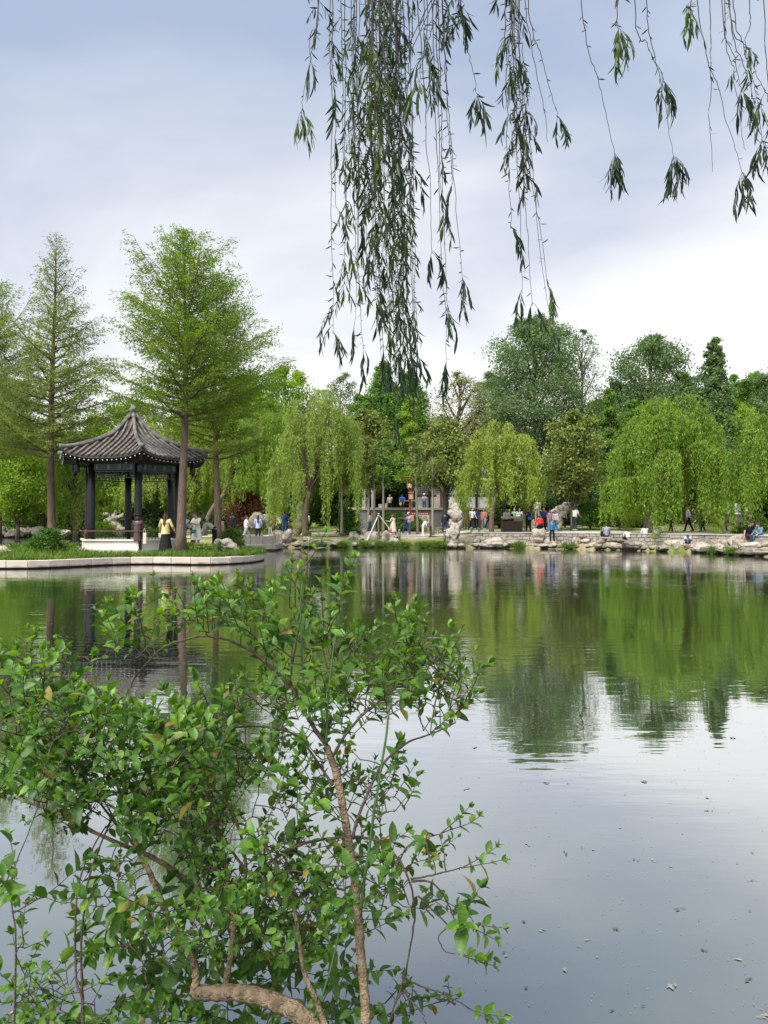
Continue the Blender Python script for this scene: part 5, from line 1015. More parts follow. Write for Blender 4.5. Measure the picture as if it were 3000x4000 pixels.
bag('shoulder_bag', 'green shoulder bag at the hip of the white dress', 'bag', (PX(757, 32.6), 32.55, iz(768, 33) + .82), (.23, .08, .17), (.05, .22, .17), (PX(764, 32.7), 32.7, iz(768, 33) + 1.35))
p_ = phone('dark phone held by the woman in the white dress', None); p_.location = (h1[-1] + h1[1]) / 2 + [0, -.02, .04]
person('man in a white shirt bending forward behind the redwood trunk', 752, 36, h=1.72, face=100, z=.45, lean=38, top='long', topc=WH, botc=DK, armL=(50, 5, 30, 10), armR=(40, 5, 30, 10), head=(10, 0))
person('woman in a white blouse with dark spots bending over to the left', 838, 36.5, h=1.62, face=80, z=.45, lean=55, top='long', topc=(.62, .59, .53), botc=DK, hair='bun', hairc=HAIRB, armL=(70, 5, 10), armR=(75, 5, 10), head=(-15, 0))
person('child in pink white clothes half hidden by the right redwood trunk', 860, 43.5, h=1.5, face=30, z=.45, top='long', topc=(.62, .45, .38), botc=(.4, .38, .34), hair='bob')
# far bank, left part
person('man in a black jacket with pale sleeve stripe seen from behind', 908, 53.5, h=1.68, face=-20, z=.62, top='long', topc=(.02, .023, .03), botc=DK, build=1.1, armL=(10, 10, 20), armR=(10, 10, 20))
person('young man in a loose white shirt and grey trousers walking right', 962, 49.5, h=1.70, face=-70, z=.43, top='tee', topc=(.75, .75, .73), botc=(.40, .40, .38), armR=(20, 6, 30), armL=(-15, 6, 15), legL=(22, 3, 8), legR=(-18, 3, 14), shoes=WH, build=1.08)
person('long haired woman in a pale blue shirt from behind', 1008, 51, h=1.62, face=5, z=.5, top='loose', topc=(.42, .47, .72), botc=DK, hair='long', armL=(15, 16, 25), armR=(8, 14, 20))
person('small boy in a black shirt and grey shorts on the far path', 1056, 57, h=1.18, face=0, top='tee', topc=DK, botc=GR, armL=(0, 16, 10), armR=(0, 16, 10))
person('woman in a white top and dark trousers facing the pond beside the blue man', 1094, 56, h=1.62, face=165, top='tee', topc=(.66, .6, .55), botc=DK, hair='long', hairc=HAIRB, armL=(35, 8, 100), armR=(10, 8, 20), legR=(5, 3, 0))
person('man in a blue shirt and jeans with his back turned near the forked willow', 1112, 55.5, h=1.74, face=-15, top='tee', topc=(.035, .09, .30), botc=JN, armL=(25, 6, 70, 20), armR=(25, 6, 70, 20), legL=(6, 5, 0), legR=(-6, 5, 0), build=1.12, shoes=WH)
person('child in yellow peeping out beside the narrow standing stone', 1152, 56, h=1.2, face=90, z=1.05, top='tee', topc=(.6, .38, .05), botc=(.5, .4, .15))
# far bank, middle
h1 = person('woman in a cream pink dress and mask walking with a pink handbag', 1536, 52.2, h=1.66, face=60, z=.57, top='dress', topc=(.68, .56, .47), bot=None, hair='bob', hairc=HAIRB, armL=(35, 5, 70, 20), armR=(5, 8, 15), legL=(14, 2, 4), legR=(-12, 2, 10), shoes=DK)
bag('handbag', 'soft pink handbag beside the cream dress', 'bag', (PX(1524, 52), 52, 1.2), (.24, .1, .2), (.55, .32, .28), (PX(1530, 52), 52, 1.75))
person('person in a dark grey hoodie and jeans left of the white sun visor', 1585, 57, h=1.66, face=60, top='long', topc=(.12, .12, .13), botc=JN, armL=(40, 6, 60), armR=(40, 6, 60), legL=(12, 4, 0), legR=(-12, 4, 8), hair='short', shoes=WH)
h1 = person('woman with a white sun visor and pale top looking down right of the lamp', 1599, 56.6, h=1.62, face=120, top='tee', topc=(.6, .56, .68), botc=JN, armL=(40, 6, 70), armR=(40, 6, 70), hat=('cap', WH), head=(20, 0), shoes=WH, legL=(8, 3, 0), legR=(-8, 3, 0))
bag('backpack', 'pink backpack on the woman with the white visor', 'bag', (PX(1609, 56.6), 56.55, 1.95), (.28, .24, .42), (.58, .28, .27))
person('child in a white sweatshirt bending over the slanted dark sign', 1652, 54.6, h=1.28, face=-75, lean=32, head=(20, 0), top='long', topc=(.62, .68, .72), botc=(.66, .63, .5), armL=(30, 6, 15), armR=(35, 6, 15), shoes=WH)
person('man in a navy suit with a strap across his back by the stone chairs', 1738, 55, h=1.62, face=-5, top='long', topc=(.02, .028, .06), botc=(.02, .028, .06), armL=(5, 8, 10), armR=(20, 8, 40), legR=(-6, 4, 0))
person('person in dark clothes just left of the tall eroded rock', 1748, 59.5, h=1.66, face=10, top='long', topc=DK, botc=DK)
person('person in tan trousers mostly hidden behind the tall eroded rock', 1820, 63, h=1.65, face=20, top='long', topc=(.30, .28, .24), botc=(.25, .17, .08), hair='short')
person('person in a blue top under the left strands of the kiosk willow', 1861, 64, h=1.6, face=0, top='tee', topc=(.05, .16, .45), botc=DK)
person('person in black walking between willow and stall', 1908, 60, h=1.66, face=60, top='long', topc=DK, botc=DK, legL=(18, 3, 4), legR=(-15, 3, 10))
# on the terrace
tz = TZ + .02
person('woman in a brown and white top looking over the terrace edge', 1523, 67.6, h=1.6, face=170, z=tz - .35, top='tee', topc=(.45, .38, .33), botc=DK, hair='long', armL=(30, 6, 90), armR=(10, 10, 20))
h1 = person('man in a bright blue shirt holding a yellow fan behind his back', 1571, 67.4, h=1.66, face=0, z=tz - .4, top='tee', topc=(.03, .09, .42), botc=(.03, .04, .07), armL=(-25, 8, 30, 25), armR=(-25, 8, 30, 25), build=1.15, head=(25, 0))
t_ = thing('hand_fan', 'yellow hand fan behind the bright blue shirt', 'fan', (PX(1565, 67), 67.15, tz + .42)); o_ = t_['_org']; mb = MB(); mb.ell(o_, (.12, .02, .16)); mb.obj('leaf', cloth((.65, .45, .03)), t_, smooth=True); mb = MB(); mb.tube([np.array(o_) + [0, 0, .13], np.array(o_) + [.03, 0, .3]], .012, 5); mb.obj('handle', M['brownwood'], t_)
person('person with a white sun hat and grey jacket facing the pond on the terrace', 1657, 67.6, h=1.45, face=180, z=tz - .15, top='long', topc=(.3, .3, .33), botc=(.04, .06, .12), hat=('brim', WH), armL=(30, 8, 70, 20), armR=(30, 8, 70, 20))
person('person in a dark jacket and cap right of the pink poster', 1746, 67.8, h=1.6, face=175, z=tz - .25, top='long', topc=(.07, .05, .05), botc=DK, hat=('cap', (.5, .47, .45)), armL=(35, 6, 80, 15), armR=(35, 6, 80, 15))
person('person in white with a shoulder bag at the right end of the terrace view', 1814, 68.2, h=1.6, face=160, z=tz - .25, top='long', topc=(.6, .62, .62), botc=DK, armL=(40, 6, 60))
for i, (px, D, tc, bc, fc, lab) in enumerate([(1198, 60, (.7, .7, .68), DK, 20, 'person in white right of the forked willow trunk'), (1070, 60.5, (.5, .08, .06), DK, 60, 'person in a dull red top behind the small boy'), (1795, 61, (.08, .09, .12), JN, 40, 'person in grey just right of the tall eroded rock'), (1845, 60, (.68, .68, .66), DK, 200, 'person in a white top left of the kiosk willow trunk'), (1890, 62.5, (.6, .25, .2), GR, 180, 'person in a coral top behind the kiosk willow trunk'), (2010, 60.5, (.2, .3, .2), DK, 160, 'person in a green top farther back behind the stall'), (2030, 57.5, (.7, .7, .7), JN, 190, 'person in a white top right of the stall'), (2200, 60, (.65, .62, .6), DK, 170, 'person in a pale top by the large pointed rock'), (1445, 58.5, (.66, .62, .55), JN, 100, 'person in a cream top left of the pole tripod'), (2620, 50.5, (.6, .6, .6), DK, 90, 'person in white under the middle of the big willow'), (2745, 50, (.1, .2, .5), DK, 80, 'person in blue beyond the willow strands')]):
    person(lab, px, D, h=1.62 + .02 * (i % 4), face=fc, top='tee' if i % 2 else 'long', topc=tc, botc=bc, hair=['short', 'long', 'bob'][i % 3], legL=(10, 3, 0), legR=(-8, 3, 6), armL=(15, 8, 30), armR=(5, 8, 20))
# kiosk group
person('woman in white standing behind the brown stall', 1979, 55.2, h=1.62, face=175, top='long', topc=WH, botc=DK, hair='long', armL=(30, 10, 60), armR=(20, 8, 50))
person('person in black leaning behind the right side of the stall', 2003, 55.6, h=1.5, face=100, lean=15, top='long', topc=DK, botc=DK)
h1 = person('man in a navy shirt and orange cap reading his phone', 2064, 54.2, h=1.68, face=178, top='tee', topc=(.03, .04, .14), botc=DK, hat=('cap', (.42, .13, .03)), head=(28, 0), armL=(30, 5, 85, 22), armR=(30, 5, 85, 22), build=1.15, shoes=DK)
p_ = phone('dark phone held by the man in the orange cap', None); p_.location = (h1[-1] + h1[1]) / 2 + [0, -.02, .05]
bag('waist_bag', 'blue waist bag in front of the man in the orange cap', 'bag', (PX(2070, 53.9), 53.95, 1.95), (.26, .1, .24), (.04, .2, .36))
person('small child in a yellow green outfit beside the stall', 2044, 54.6, h=1.45, face=160, top='dress', topc=(.48, .50, .30), bot='trousers', botc=(.6, .6, .52))
person('man in a grey white shirt standing highest above the others', 2099, 60.5, h=1.75, face=185, z=1.75, top='tee', topc=(.42, .44, .42), botc=(.3, .28, .25), build=1.1)
tag(rock('rock the highest standing man stands on', (PX(2099, 60.5), 60.5, 1.3), (.5, .45, .5), 901, 'rock_g'))
person('person in a red jacket with yellow print crouching behind the fan shaped stone', 2111, 50.6, h=1.55, face=10, lean=28, top='long', topc=(.62, .025, .02), botc=DK, build=1.25, armL=(20, 14, 30), armR=(20, 14, 30), legL=(50, 8, 90), legR=(50, 8, 90), head=(20, 0))
person('man in a navy polo shirt with glasses facing the pond', 2123, 55.2, h=1.72, face=180, top='tee', topc=(.045, .05, .16), botc=DK, build=1.2, head=(20, 0), armL=(10, 8, 30, 10), armR=(12, 8, 30, 10))
person('woman in a lilac pink top beside the navy polo shirt', 2146, 55.8, h=1.55, face=200, top='tee', topc=(.55, .30, .48), botc=(.5, .44, .46), hair='bob', head=(25, 0))
person('boy in a blue camouflage jacket and black trousers on the lower ledge', 2156, 48.7, h=1.45, face=185, z=.4, top='long', topc=(.05, .17, .36), botc=(.02, .02, .022), head=(15, 20), armL=(5, 10, 10), armR=(5, 10, 10), legL=(3, 4, 0), shoes=(.3, .3, .3))
person('girl in a white pink jumper and jeans right of the camouflage jacket', 2169, 54.4, h=1.5, face=150, top='long', topc=(.64, .54, .58), botc=(.1, .2, .32), hair='bob', head=(25, 0))
person('person in a grey patterned top next to the carved stone pillar', 2181, 58.5, h=1.72, face=190, z=1.1, top='tee', topc=(.3, .29, .28), botc=(.2, .19, .18), armL=(30, 6, 80, 20), armR=(30, 6, 80, 20))
h1 = person('man in a white shirt and dark jeans leaning on a thin stick', 2245, 56.6, h=1.74, face=-60, top='tee', topc=(.76, .76, .74), botc=(.03, .05, .1), build=1.2, lean=6, head=(28, 0), armR=(28, 8, 25), armL=(25, 8, 25), shoes=WH, legL=(3, 5, 0), legR=(-3, 5, 0))
mb = MB(); e_ = h1[1]; mb.tube([(e_[0], e_[1], e_[2] + .05), (e_[0] + .08, e_[1], gz(e_[0], e_[1]))], .014, 6); tag(mb.obj('walking_stick', M['bark_dark'], loc=(float(e_[0]), float(e_[1]), gz(e_[0], e_[1]))), 'thin dark stick held by the man in the white shirt', 'stick')
person('person in a grey hoodie sitting on the stone bench with the back turned', 2369, 47.3, h=1.66, face=-5, z=.36, seat=.41, top='long', topc=(.30, .32, .36), botc=(.02, .03, .06), legL=(85, 6, 80), legR=(85, 6, 80), armL=(20, 10, 40, 15), armR=(20, 10, 40, 15), head=(18, 0))
bag('shoulder_bag', 'black bag beside the grey hoodie on the bench', 'bag', (PX(2351, 47.2), 47.2, .95), (.16, .16, .34), DK)
SQ = dict(legL=(118, 14, 150), legR=(118, 14, 150))
person('person in white squatting with the back turned left of the big willow', 2456, 46.9, h=1.6, face=8, z=.42, lean=28, top='long', topc=(.68, .64, .6), botc=DK, hair='bun', armL=(50, 8, 60, 20), armR=(50, 8, 60, 20), head=(20, 0), **SQ)
person('girl in white sitting behind the bright hanging strands', 2522, 46.4, h=1.6, face=15, z=.42, seat=.3, top='long', topc=WH, botc=GR, hair='bob', legL=(80, 8, 70), legR=(80, 8, 70), armL=(30, 8, 40), armR=(30, 8, 40), lean=10)
person('second girl in white sitting right of the big willow trunk', 2566, 46.0, h=1.55, face=-20, z=.5, seat=.35, top='long', topc=(.66, .66, .66), botc=GR, hair='short', legL=(80, 8, 70), legR=(80, 8, 70), armL=(30, 8, 40), armR=(30, 8, 40), lean=12)
person('child in a white and blue top crouching on the rocks at the water edge', 2686, 43.1, h=1.3, face=160, z=.36, lean=35, top='tee', topc=(.45, .5, .62), botc=(.05, .10, .28), hair='pony', hairc=HAIRB, head=(35, 0), armL=(50, 10, 10), armR=(60, 10, 10), **SQ)
person('person in white and black walking behind the willow strands', 2689, 52, h=1.7, face=60, top='tee', topc=(.62, .64, .66), botc=DK, legL=(14, 3, 0), legR=(-14, 3, 8), shoes=DK)
person('person in an orange red shirt and black trousers walking left', 2798, 50.5, h=1.72, face=95, top='long', topc=(.52, .09, .03), botc=DK, legL=(18, 3, 0), legR=(-20, 3, 14), armL=(-25, 8, 10), armR=(20, 8, 20), shoes=WH)
person('toddler in pale grey clothes walking behind the orange shirt', 2824, 50, h=1.14, face=80, top='long', topc=(.42, .43, .44), botc=(.45, .44, .40), legL=(10, 4, 0), legR=(-12, 4, 8), armL=(15, 10, 20), armR=(-10, 10, 10))
person('woman in a bright pink top and blue grey trousers raising an arm', 2929, 46.5, h=1.60, face=70, top='tee', topc=(.60, .10, .28), botc=(.16, .2, .28), hair='bob', armL=(60, 8, 40), armR=(75, 8, 30), shoes=WH)
person('man in a black shirt sitting on the shore rocks with knees apart', 2920, 40.2, h=1.72, face=200, z=.5, seat=.42, lean=18, top='tee', topc=(.015, .015, .018), botc=(.03, .035, .055), build=1.1, head=(28, 0), legL=(85, 14, 72), legR=(80, 16, 62), armL=(45, 12, 30, 10), armR=(10, 22, 10), shoes=(.55, .53, .48))
person('woman in a denim shirt and jeans crouching beside the man in black', 2972, 40.0, h=1.64, face=120, z=.5, seat=.36, lean=22, top='long', topc=(.10, .21, .30), botc=(.10, .17, .28), hair='pony', head=(15, 0), legL=(95, 8, 85), legR=(90, 8, 95), armL=(50, 8, 40, 15), armR=(50, 8, 40, 15), shoes=(.6, .58, .5))
for i, (x_, y_, r_) in enumerate([(PX(2920, 40.2), 40.5, .55), (PX(2972, 40.0), 40.4, .5), (PX(2885, 40.5), 40.6, .5), (PX(2990, 39), 39.2, .5), (PX(2940, 39), 39.3, .42)]):
    rock(['boulder the man in the black shirt sits on', 'boulder under the woman in denim', 'rounded pale boulder left of the seated man', 'dark boulder right of the couple at the picture edge', 'low flat rock at the feet of the couple'][i], (x_, y_, .5), (r_ * 1.2, r_ * .8, r_ * [.72, .62, .9, .7, .4][i]), 950 + i, ['rock', 'rock', 'rock_w', 'rock_g', 'rock_w'][i])
# ---------------------------------------------------------------- near shrub and overhanging willow
TU = [0, .28, .55, .8, 1.0]; SU = [(.16, .62), (.45, 1.0), (.76, .66)]
def blades(mb, P, Dv, Nv, Ln, wr, curl=.25, fold=.22, mi=0):
    """curved leaf blades folded along the midrib"""
    n_ = len(P); Dv = nrm(Dv); S = nrm(np.cross(Dv, Nv)); Nn = np.cross(S, Dv); Ln = np.broadcast_to(Ln, n_); curl = np.broadcast_to(curl, n_); 
    tv = []
    for u in TU: tv.append((u, 0, -u * u))
    for sg in (1, -1):
        for u, w_ in SU: tv.append((u, sg * w_ * .5, -u * u))
    tv = np.array(tv)
    V = P[:, None] + Ln[:, None, None] * (tv[None, :, 0:1] * Dv[:, None] + tv[None, :, 1:2] * wr * S[:, None] + (tv[None, :, 2:3] * curl[:, None, None] + np.abs(tv[None, :, 1:2]) * wr * fold * 2) * Nn[:, None])
    q = np.array([[1, 2, 6, 5], [2, 3, 7, 6], [2, 1, 8, 9], [3, 2, 9, 10]]); t = np.array([[0, 1, 5], [3, 4, 7], [1, 0, 8], [4, 3, 10]])
    o = (np.arange(n_) * 11)[:, None, None]
    mb.add(V.reshape(-1, 3), [(q[None] + o).reshape(-1, 4), (t[None] + o).reshape(-1, 3)], mi)
M['bush'] = leafmat('bush_leaf', (.026, .078, .012), (.145, .31, .045), .33, rough=.45, spec=.45, cl_scale=3, old=.035)
M['bush_new'] = leafmat('bush_new_leaf', (.11, .24, .025), (.24, .42, .06), .4, rough=.4, spec=.5, cl_scale=3, old=.01)
M['stem'] = plain('bush_bark', (.235, .175, .115), .85, var=.55, scale=34, bump=1.0, bscale=120, spec=.25)
M['greenstem'] = plain('green_stem', (.05, .11, .03), .5, var=.2)
M['darkstem'] = plain('dark_stem', (.07, .048, .035), .75, var=.4, scale=40, bump=.5, bscale=120)
M['husk'] = plain('dry_husk', (.12, .05, .03), .9, var=.4)
MAIN = [  # (material, radius at base, radius at tip, points as photo column, row, distance)
 ('stem', .030, .021, [(1500, 5200, 1.42), (1440, 4500, 1.7), (1330, 4150, 1.85), (1200, 3975, 1.92), (1080, 3905, 1.96), (960, 3868, 2.0), (850, 3862, 2.04), (765, 3868, 2.06)]),
 ('stem', .0135, .006, [(762, 3868, 2.06), (768, 3790, 2.07), (735, 3700, 2.08), (670, 3600, 2.1), (610, 3450, 2.12), (565, 3330, 2.15), (535, 3250, 2.18), (520, 3150, 2.2), (500, 3040, 2.22)]),
 ('stem', .011, .005, [(880, 3862, 2.03), (900, 3720, 2.05), (910, 3580, 2.08), (885, 3400, 2.12), (850, 3250, 2.16), (800, 3120, 2.2)]),
 ('stem', .0115, .0045, [(800, 3520, 2.25), (735, 3440, 2.25), (660, 3370, 2.27), (560, 3320, 2.3), (450, 3275, 2.33), (330, 3215, 2.36), (220, 3160, 2.4), (90, 3120, 2.45)]),
 ('stem', .0150, .0105, [(1490, 5100, 1.5), (1455, 4300, 1.8), (1435, 4000, 1.86), (1420, 3800, 1.9), (1402, 3580, 1.95), (1385, 3400, 1.98), (1358, 3200, 2.0), (1325, 3030, 2.03), (1285, 2915, 2.05)]),
 ('darkstem', .0075, .0022, [(1285, 2925, 2.05), (1235, 2850, 2.07), (1180, 2760, 2.09), (1130, 2670, 2.1), (1050, 2600, 2.12), (980, 2545, 2.14), (900, 2508, 2.15), (810, 2492, 2.16), (730, 2498, 2.16), (650, 2528, 2.17), (590, 2575, 2.18), (530, 2640, 2.2), (505, 2690, 2.2)]),
 ('darkstem', .0055, .002, [(1300, 2950, 2.04), (1345, 2880, 2.05), (1410, 2800, 2.06), (1485, 2735, 2.08), (1560, 2680, 2.1), (1660, 2690, 2.12)]),
 ('greenstem', .0060, .0032, [(1408, 3545, 1.94), (1432, 3350, 1.96), (1462, 3150, 1.98), (1492, 2980, 2.0), (1515, 2820, 2.02), (1530, 2700, 2.04)]),
 ('darkstem', .0055, .002, [(1378, 3270, 2.0), (1420, 3120, 2.02), (1490, 2970, 2.05), (1590, 2880, 2.08), (1690, 2840, 2.1), (1765, 2800, 2.12)]),
 ('darkstem', .0055, .002, [(915, 3500, 2.1), (1010, 3400, 2.1), (1110, 3325, 2.1), (1230, 3278, 2.08), (1380, 3262, 2.05), (1480, 3280, 2.03), (1560, 3340, 2.02), (1608, 3430, 2.0), (1630, 3540, 2.0), (1620, 3650, 2.0), (1590, 3790, 1.99), (1555, 3900, 1.98), (1515, 4020, 1.97)]),
 ('darkstem', .0035, .0015, [(1605, 3425, 2.0), (1660, 3420, 2.0), (1740, 3400, 2.0), (1800, 3383, 2.0)]),
 ('darkstem', .0035, .0015, [(1608, 3432, 2.0), (1690, 3440, 2.0), (1750, 3520, 2.0), (1775, 3575, 2.0), (1800, 3590, 2.0)]),
 ('darkstem', .003, .0012, [(1632, 3490, 2.0), (1700, 3555, 2.0), (1752, 3605, 2.0), (1722, 3650, 2.0), (1750, 3700, 2.0), (1790, 3715, 2.0)]),
 ('darkstem', .0035, .0014, [(1570, 3800, 2.0), (1640, 3840, 2.0), (1730, 3870, 2.0), (1820, 3920, 2.0)]),
 ('darkstem', .0035, .0014, [(1540, 3400, 2.03), (1600, 3300, 2.03), (1700, 3265, 2.02), (1720, 3250, 2.02)]),
 ('greenstem', .0045, .0018, [(1275, 2900, 2.05), (1290, 2700, 2.07), (1310, 2530, 2.09), (1325, 2430, 2.1), (1340, 2320, 2.11)]),
 ('greenstem', .0042, .0016, [(1215, 2820, 2.07), (1185, 2650, 2.09), (1180, 2480, 2.1), (1175, 2330, 2.11), (1192, 2210, 2.12)]),
 ('darkstem', .0042, .0018, [(1130, 2670, 2.1), (1150, 2560, 2.11), (1170, 2440, 2.11), (1185, 2360, 2.12)]),
 ('darkstem', .0045, .0018, [(1300, 3060, 2.03), (1180, 2900, 2.1), (1080, 2840, 2.12), (950, 2830, 2.14), (830, 2860, 2.16), (720, 2950, 2.2), (640, 3080, 2.2)]),
 ('stem', .0055, .002, [(1000, 3430, 2.12), (900, 3300, 2.16), (820, 3140, 2.2), (850, 3000, 2.22), (900, 2880, 2.25)]),
 ('darkstem', .0050, .0018, [(560, 3330, 2.15), (430, 3180, 2.2), (300, 3000, 2.25), (200, 2850, 2.3), (120, 2700, 2.33), (110, 2590, 2.35)]),
 ('darkstem', .0045, .0018, [(330, 3215, 2.36), (230, 3080, 2.37), (130, 2950, 2.4), (50, 2800, 2.42), (20, 2650, 2.45)]),
 ('darkstem', .0045, .0018, [(540, 3250, 2.18), (430, 3000, 2.2), (390, 2850, 2.24), (300, 2720, 2.27), (270, 2610, 2.3)]),
 ('darkstem', .0045, .0018, [(520, 3150, 2.2), (600, 2950, 2.2), (700, 2800, 2.22), (800, 2720, 2.25), (900, 2680, 2.27), (1000, 2740, 2.28)]),
 ('darkstem', .0042, .0022, [(345, 5000, 1.9), (335, 4000, 1.95), (310, 3820, 1.97), (305, 3600, 2.0), (330, 3400, 2.05), (420, 3230, 2.1)]),
 ('darkstem', .0042, .002, [(330, 3900, 2.0), (325, 3700, 2.02), (350, 3450, 2.05), (420, 3260, 2.1), (480, 3150, 2.15)]),
 ('darkstem', .0035, .0016, [(60, 4100, 2.0), (70, 3700, 2.05), (50, 3450, 2.1), (120, 3230, 2.2), (170, 3100, 2.3)]),
 ('stem', .010, .003, [(1330, 4150, 1.84), (1240, 3900, 1.9), (1190, 3780, 1.93), (1165, 3600, 1.97), (1130, 3450, 2.0), (1060, 3330, 2.05), (1020, 3200, 2.08)]),
 ('stem', .009, .004, [(1350, 4200, 1.8), (1500, 3950, 1.85), (1430, 3800, 1.95)]) if False else ('greenstem', .0042, .0018, [(1230, 3960, 1.9), (1300, 3750, 1.93), (1330, 3620, 1.96), (1350, 3500, 2.0)]),
 ('darkstem', .0040, .0016, [(1540, 3900, 1.97), (1570, 3860, 1.97), (1600, 3900, 1.96), (1650, 3960, 1.95)]),
 ('stem', .0065, .003, [(905, 3620, 2.07), (960, 3400, 2.12), (900, 3180, 2.15), (760, 3030, 2.18), (600, 2980, 2.2), (450, 3020, 2.25)]),
]
COVER = [(540, 2410, 80, 110, 7), (500, 2540, 110, 60, 6), (760, 2440, 80, 50, 5), (900, 2400, 90, 60, 10), (1000, 2440, 80, 70, 10), (1180, 2400, 50, 150, 5), (1300, 2450, 50, 120, 5), (1120, 2560, 120, 100, 14),
 (1400, 2600, 120, 110, 15), (1560, 2500, 110, 80, 9), (1650, 2620, 150, 100, 24), (1750, 2715, 70, 70, 8), (1500, 2720, 150, 100, 12), (1690, 2820, 80, 40, 4), (1300, 2780, 150, 100, 12), (1150, 2800, 120, 120, 11), (1000, 2760, 120, 80, 7),
 (150, 2680, 140, 80, 13), (340, 2800, 140, 80, 13), (90, 2850, 130, 130, 19), (330, 2900, 190, 120, 25), (600, 2910, 150, 90, 15), (850, 2830, 100, 80, 8), (800, 3000, 200, 130, 26), (500, 3080, 250, 130, 36), (150, 3060, 180, 110, 26), (1100, 3020, 180, 150, 20), (1350, 3080, 140, 140, 13), (1500, 3120, 100, 100, 9), (1000, 3250, 200, 130, 24), (700, 3200, 200, 130, 24), (280, 3210, 220, 50, 8),
 (480, 3450, 110, 110, 9), (800, 3430, 160, 130, 18), (870, 3640, 120, 140, 26), (1050, 3500, 200, 150, 34), (1200, 3400, 200, 130, 20), (1250, 3600, 170, 120, 24), (1480, 3380, 100, 100, 9), (1540, 3520, 70, 80, 5), (600, 3650, 150, 110, 15), (640, 3820, 170, 90, 11), (1050, 3740, 180, 120, 28), (950, 3970, 230, 50, 13), (1300, 3850, 130, 130, 10), (1570, 3900, 90, 70, 5), (1700, 3900, 90, 40, 3),
 (200, 3880, 150, 80, 10), (70, 3720, 60, 100, 3), (240, 3480, 60, 50, 2), (60, 3430, 50, 100, 3), (420, 3640, 60, 90, 3), (1720, 3360, 70, 25, 3), (1770, 3560, 50, 40, 3), (500, 3930, 180, 60, 12), (180, 3960, 150, 40, 7), (1180, 3950, 120, 50, 7)]
rng = np.random.default_rng(2024)
nodes, owner = [], []
bush = thing('waterside_shrub', 'leafy green shrub with bare brown stems in front of the pond', 'shrub', tuple(at(1460, 4900, 1.55)))
stems, SM, LM, HM = [], [], [], []
def spline(P, k=10):
    P = np.asarray(P, float); n_ = len(P); out = []
    for i in range(n_ - 1):
        p0, p1, p2, p3 = P[max(i - 1, 0)], P[i], P[i + 1], P[min(i + 2, n_ - 1)]
        for t_ in np.linspace(0, 1, k, endpoint=False): out.append(.5 * ((2 * p1) + (-p0 + p2) * t_ + (2 * p0 - 5 * p1 + 4 * p2 - p3) * t_ ** 2 + (-p0 + 3 * p1 - 3 * p2 + p3) * t_ ** 3))
    out.append(P[-1]); return np.array(out)
for si, (mt, r0, r1, pts) in enumerate(MAIN):
    P = spline([at(*p) for p in pts], 8); P += np.cumsum(rng.normal(size=P.shape) * .0012, 0) * .6
    rr_ = (r0 + (r1 - r0) * np.linspace(0, 1, len(P)) ** .6) * .92 * (1 + .10 * np.sin(np.arange(len(P)) * 1.9) * (rng.uniform(size=len(P)) > .4))
    mb = MB(); mb.tube(P, rr_, 9 if r0 > .008 else 6); SM.append((mb, mt)); LM.append(MB()); HM.append(MB())
    for q in P[::2]:
        if q[2] > .75 or q[1] > 1.9: nodes.append(q); owner.append(si)
# shoots continuing each main stem tip
def sprig(mbS, mbL, mbH, p, d, n_pairs, Ls, new=0.0, gap=.026, husk=.5):
    d = nrm(d); pts = [p]; ang0 = rng.uniform(0, math.pi); L_ = []
    for i in range(n_pairs):
        p = p + d * gap * rng.uniform(.8, 1.25); d = nrm(d + rng.normal(size=3) * .08 + [0, 0, .05]); pts.append(p)
        a0 = ang0 + i * math.pi / 2 + rng.normal() * .25; u = nrm(np.cross(d, [0.3, 1, .2])); v = np.cross(d, u)
        f = 1 - .45 * abs(i / max(1, n_pairs - 1) - .45) * 2
        for sg in (0, math.pi):
            if rng.uniform() < .08: continue
            o = math.cos(a0 + sg) * u + math.sin(a0 + sg) * v; tip = i / n_pairs
            ld = nrm(o * (1.0 - .35 * tip) + d * (.45 + .5 * tip) + [0, 0, -.12 + .2 * tip] + rng.normal(size=3) * .14); L_.append((p, ld, nrm(d * .8 + np.array([0, 0, .9]) + rng.normal(size=3) * .3), Ls * f * rng.uniform(.75, 1.2), 1 if rng.uniform() < new * (.3 + tip) else 0))
    for sg in range(3): L_.append((p, nrm(d + rng.normal(size=3) * .28), nrm(rng.normal(size=3)), Ls * .62 * rng.uniform(.6, 1), 1 if rng.uniform() < new + .35 else 0))
    pts = np.array(pts); mbS.tube(pts, np.linspace(.0016, .0008, len(pts)), 4, cap=False)
    A = [np.array([x[k] for x in L_]) for k in range(5)]
    for mi in (0, 1):
        k = A[4] == mi
        if k.any(): blades(mbL, A[0][k], A[1][k], A[2][k], A[3][k], .54, curl=rng.uniform(-.05, .45, k.sum()), fold=.2, mi=mi)
    if husk > 0:
        nh = rng.poisson(husk * 5)
        if nh: q = pts[rng.integers(0, len(pts), nh)] + rng.normal(size=(nh, 3)) * .004; mbH.leaves(q, rng.normal(size=(nh, 3)) + [0, 0, -.6], rng.normal(size=(nh, 3)), .011 * rng.uniform(.5, 1.3, nh), .006)
TW = [MB() for _ in MAIN]
for si, (mt, r0, r1, pts) in enumerate(MAIN):
    if si in (0, 4, 27): continue
    a, b_ = at(*pts[-2]), at(*pts[-1]); d = nrm(b_ - a)
    for k in range(2): sprig(TW[si], LM[si], HM[si], b_, d + rng.normal(size=3) * .25, 4, .042, new=.7 if mt == 'greenstem' else .4, husk=.2)
targets = []
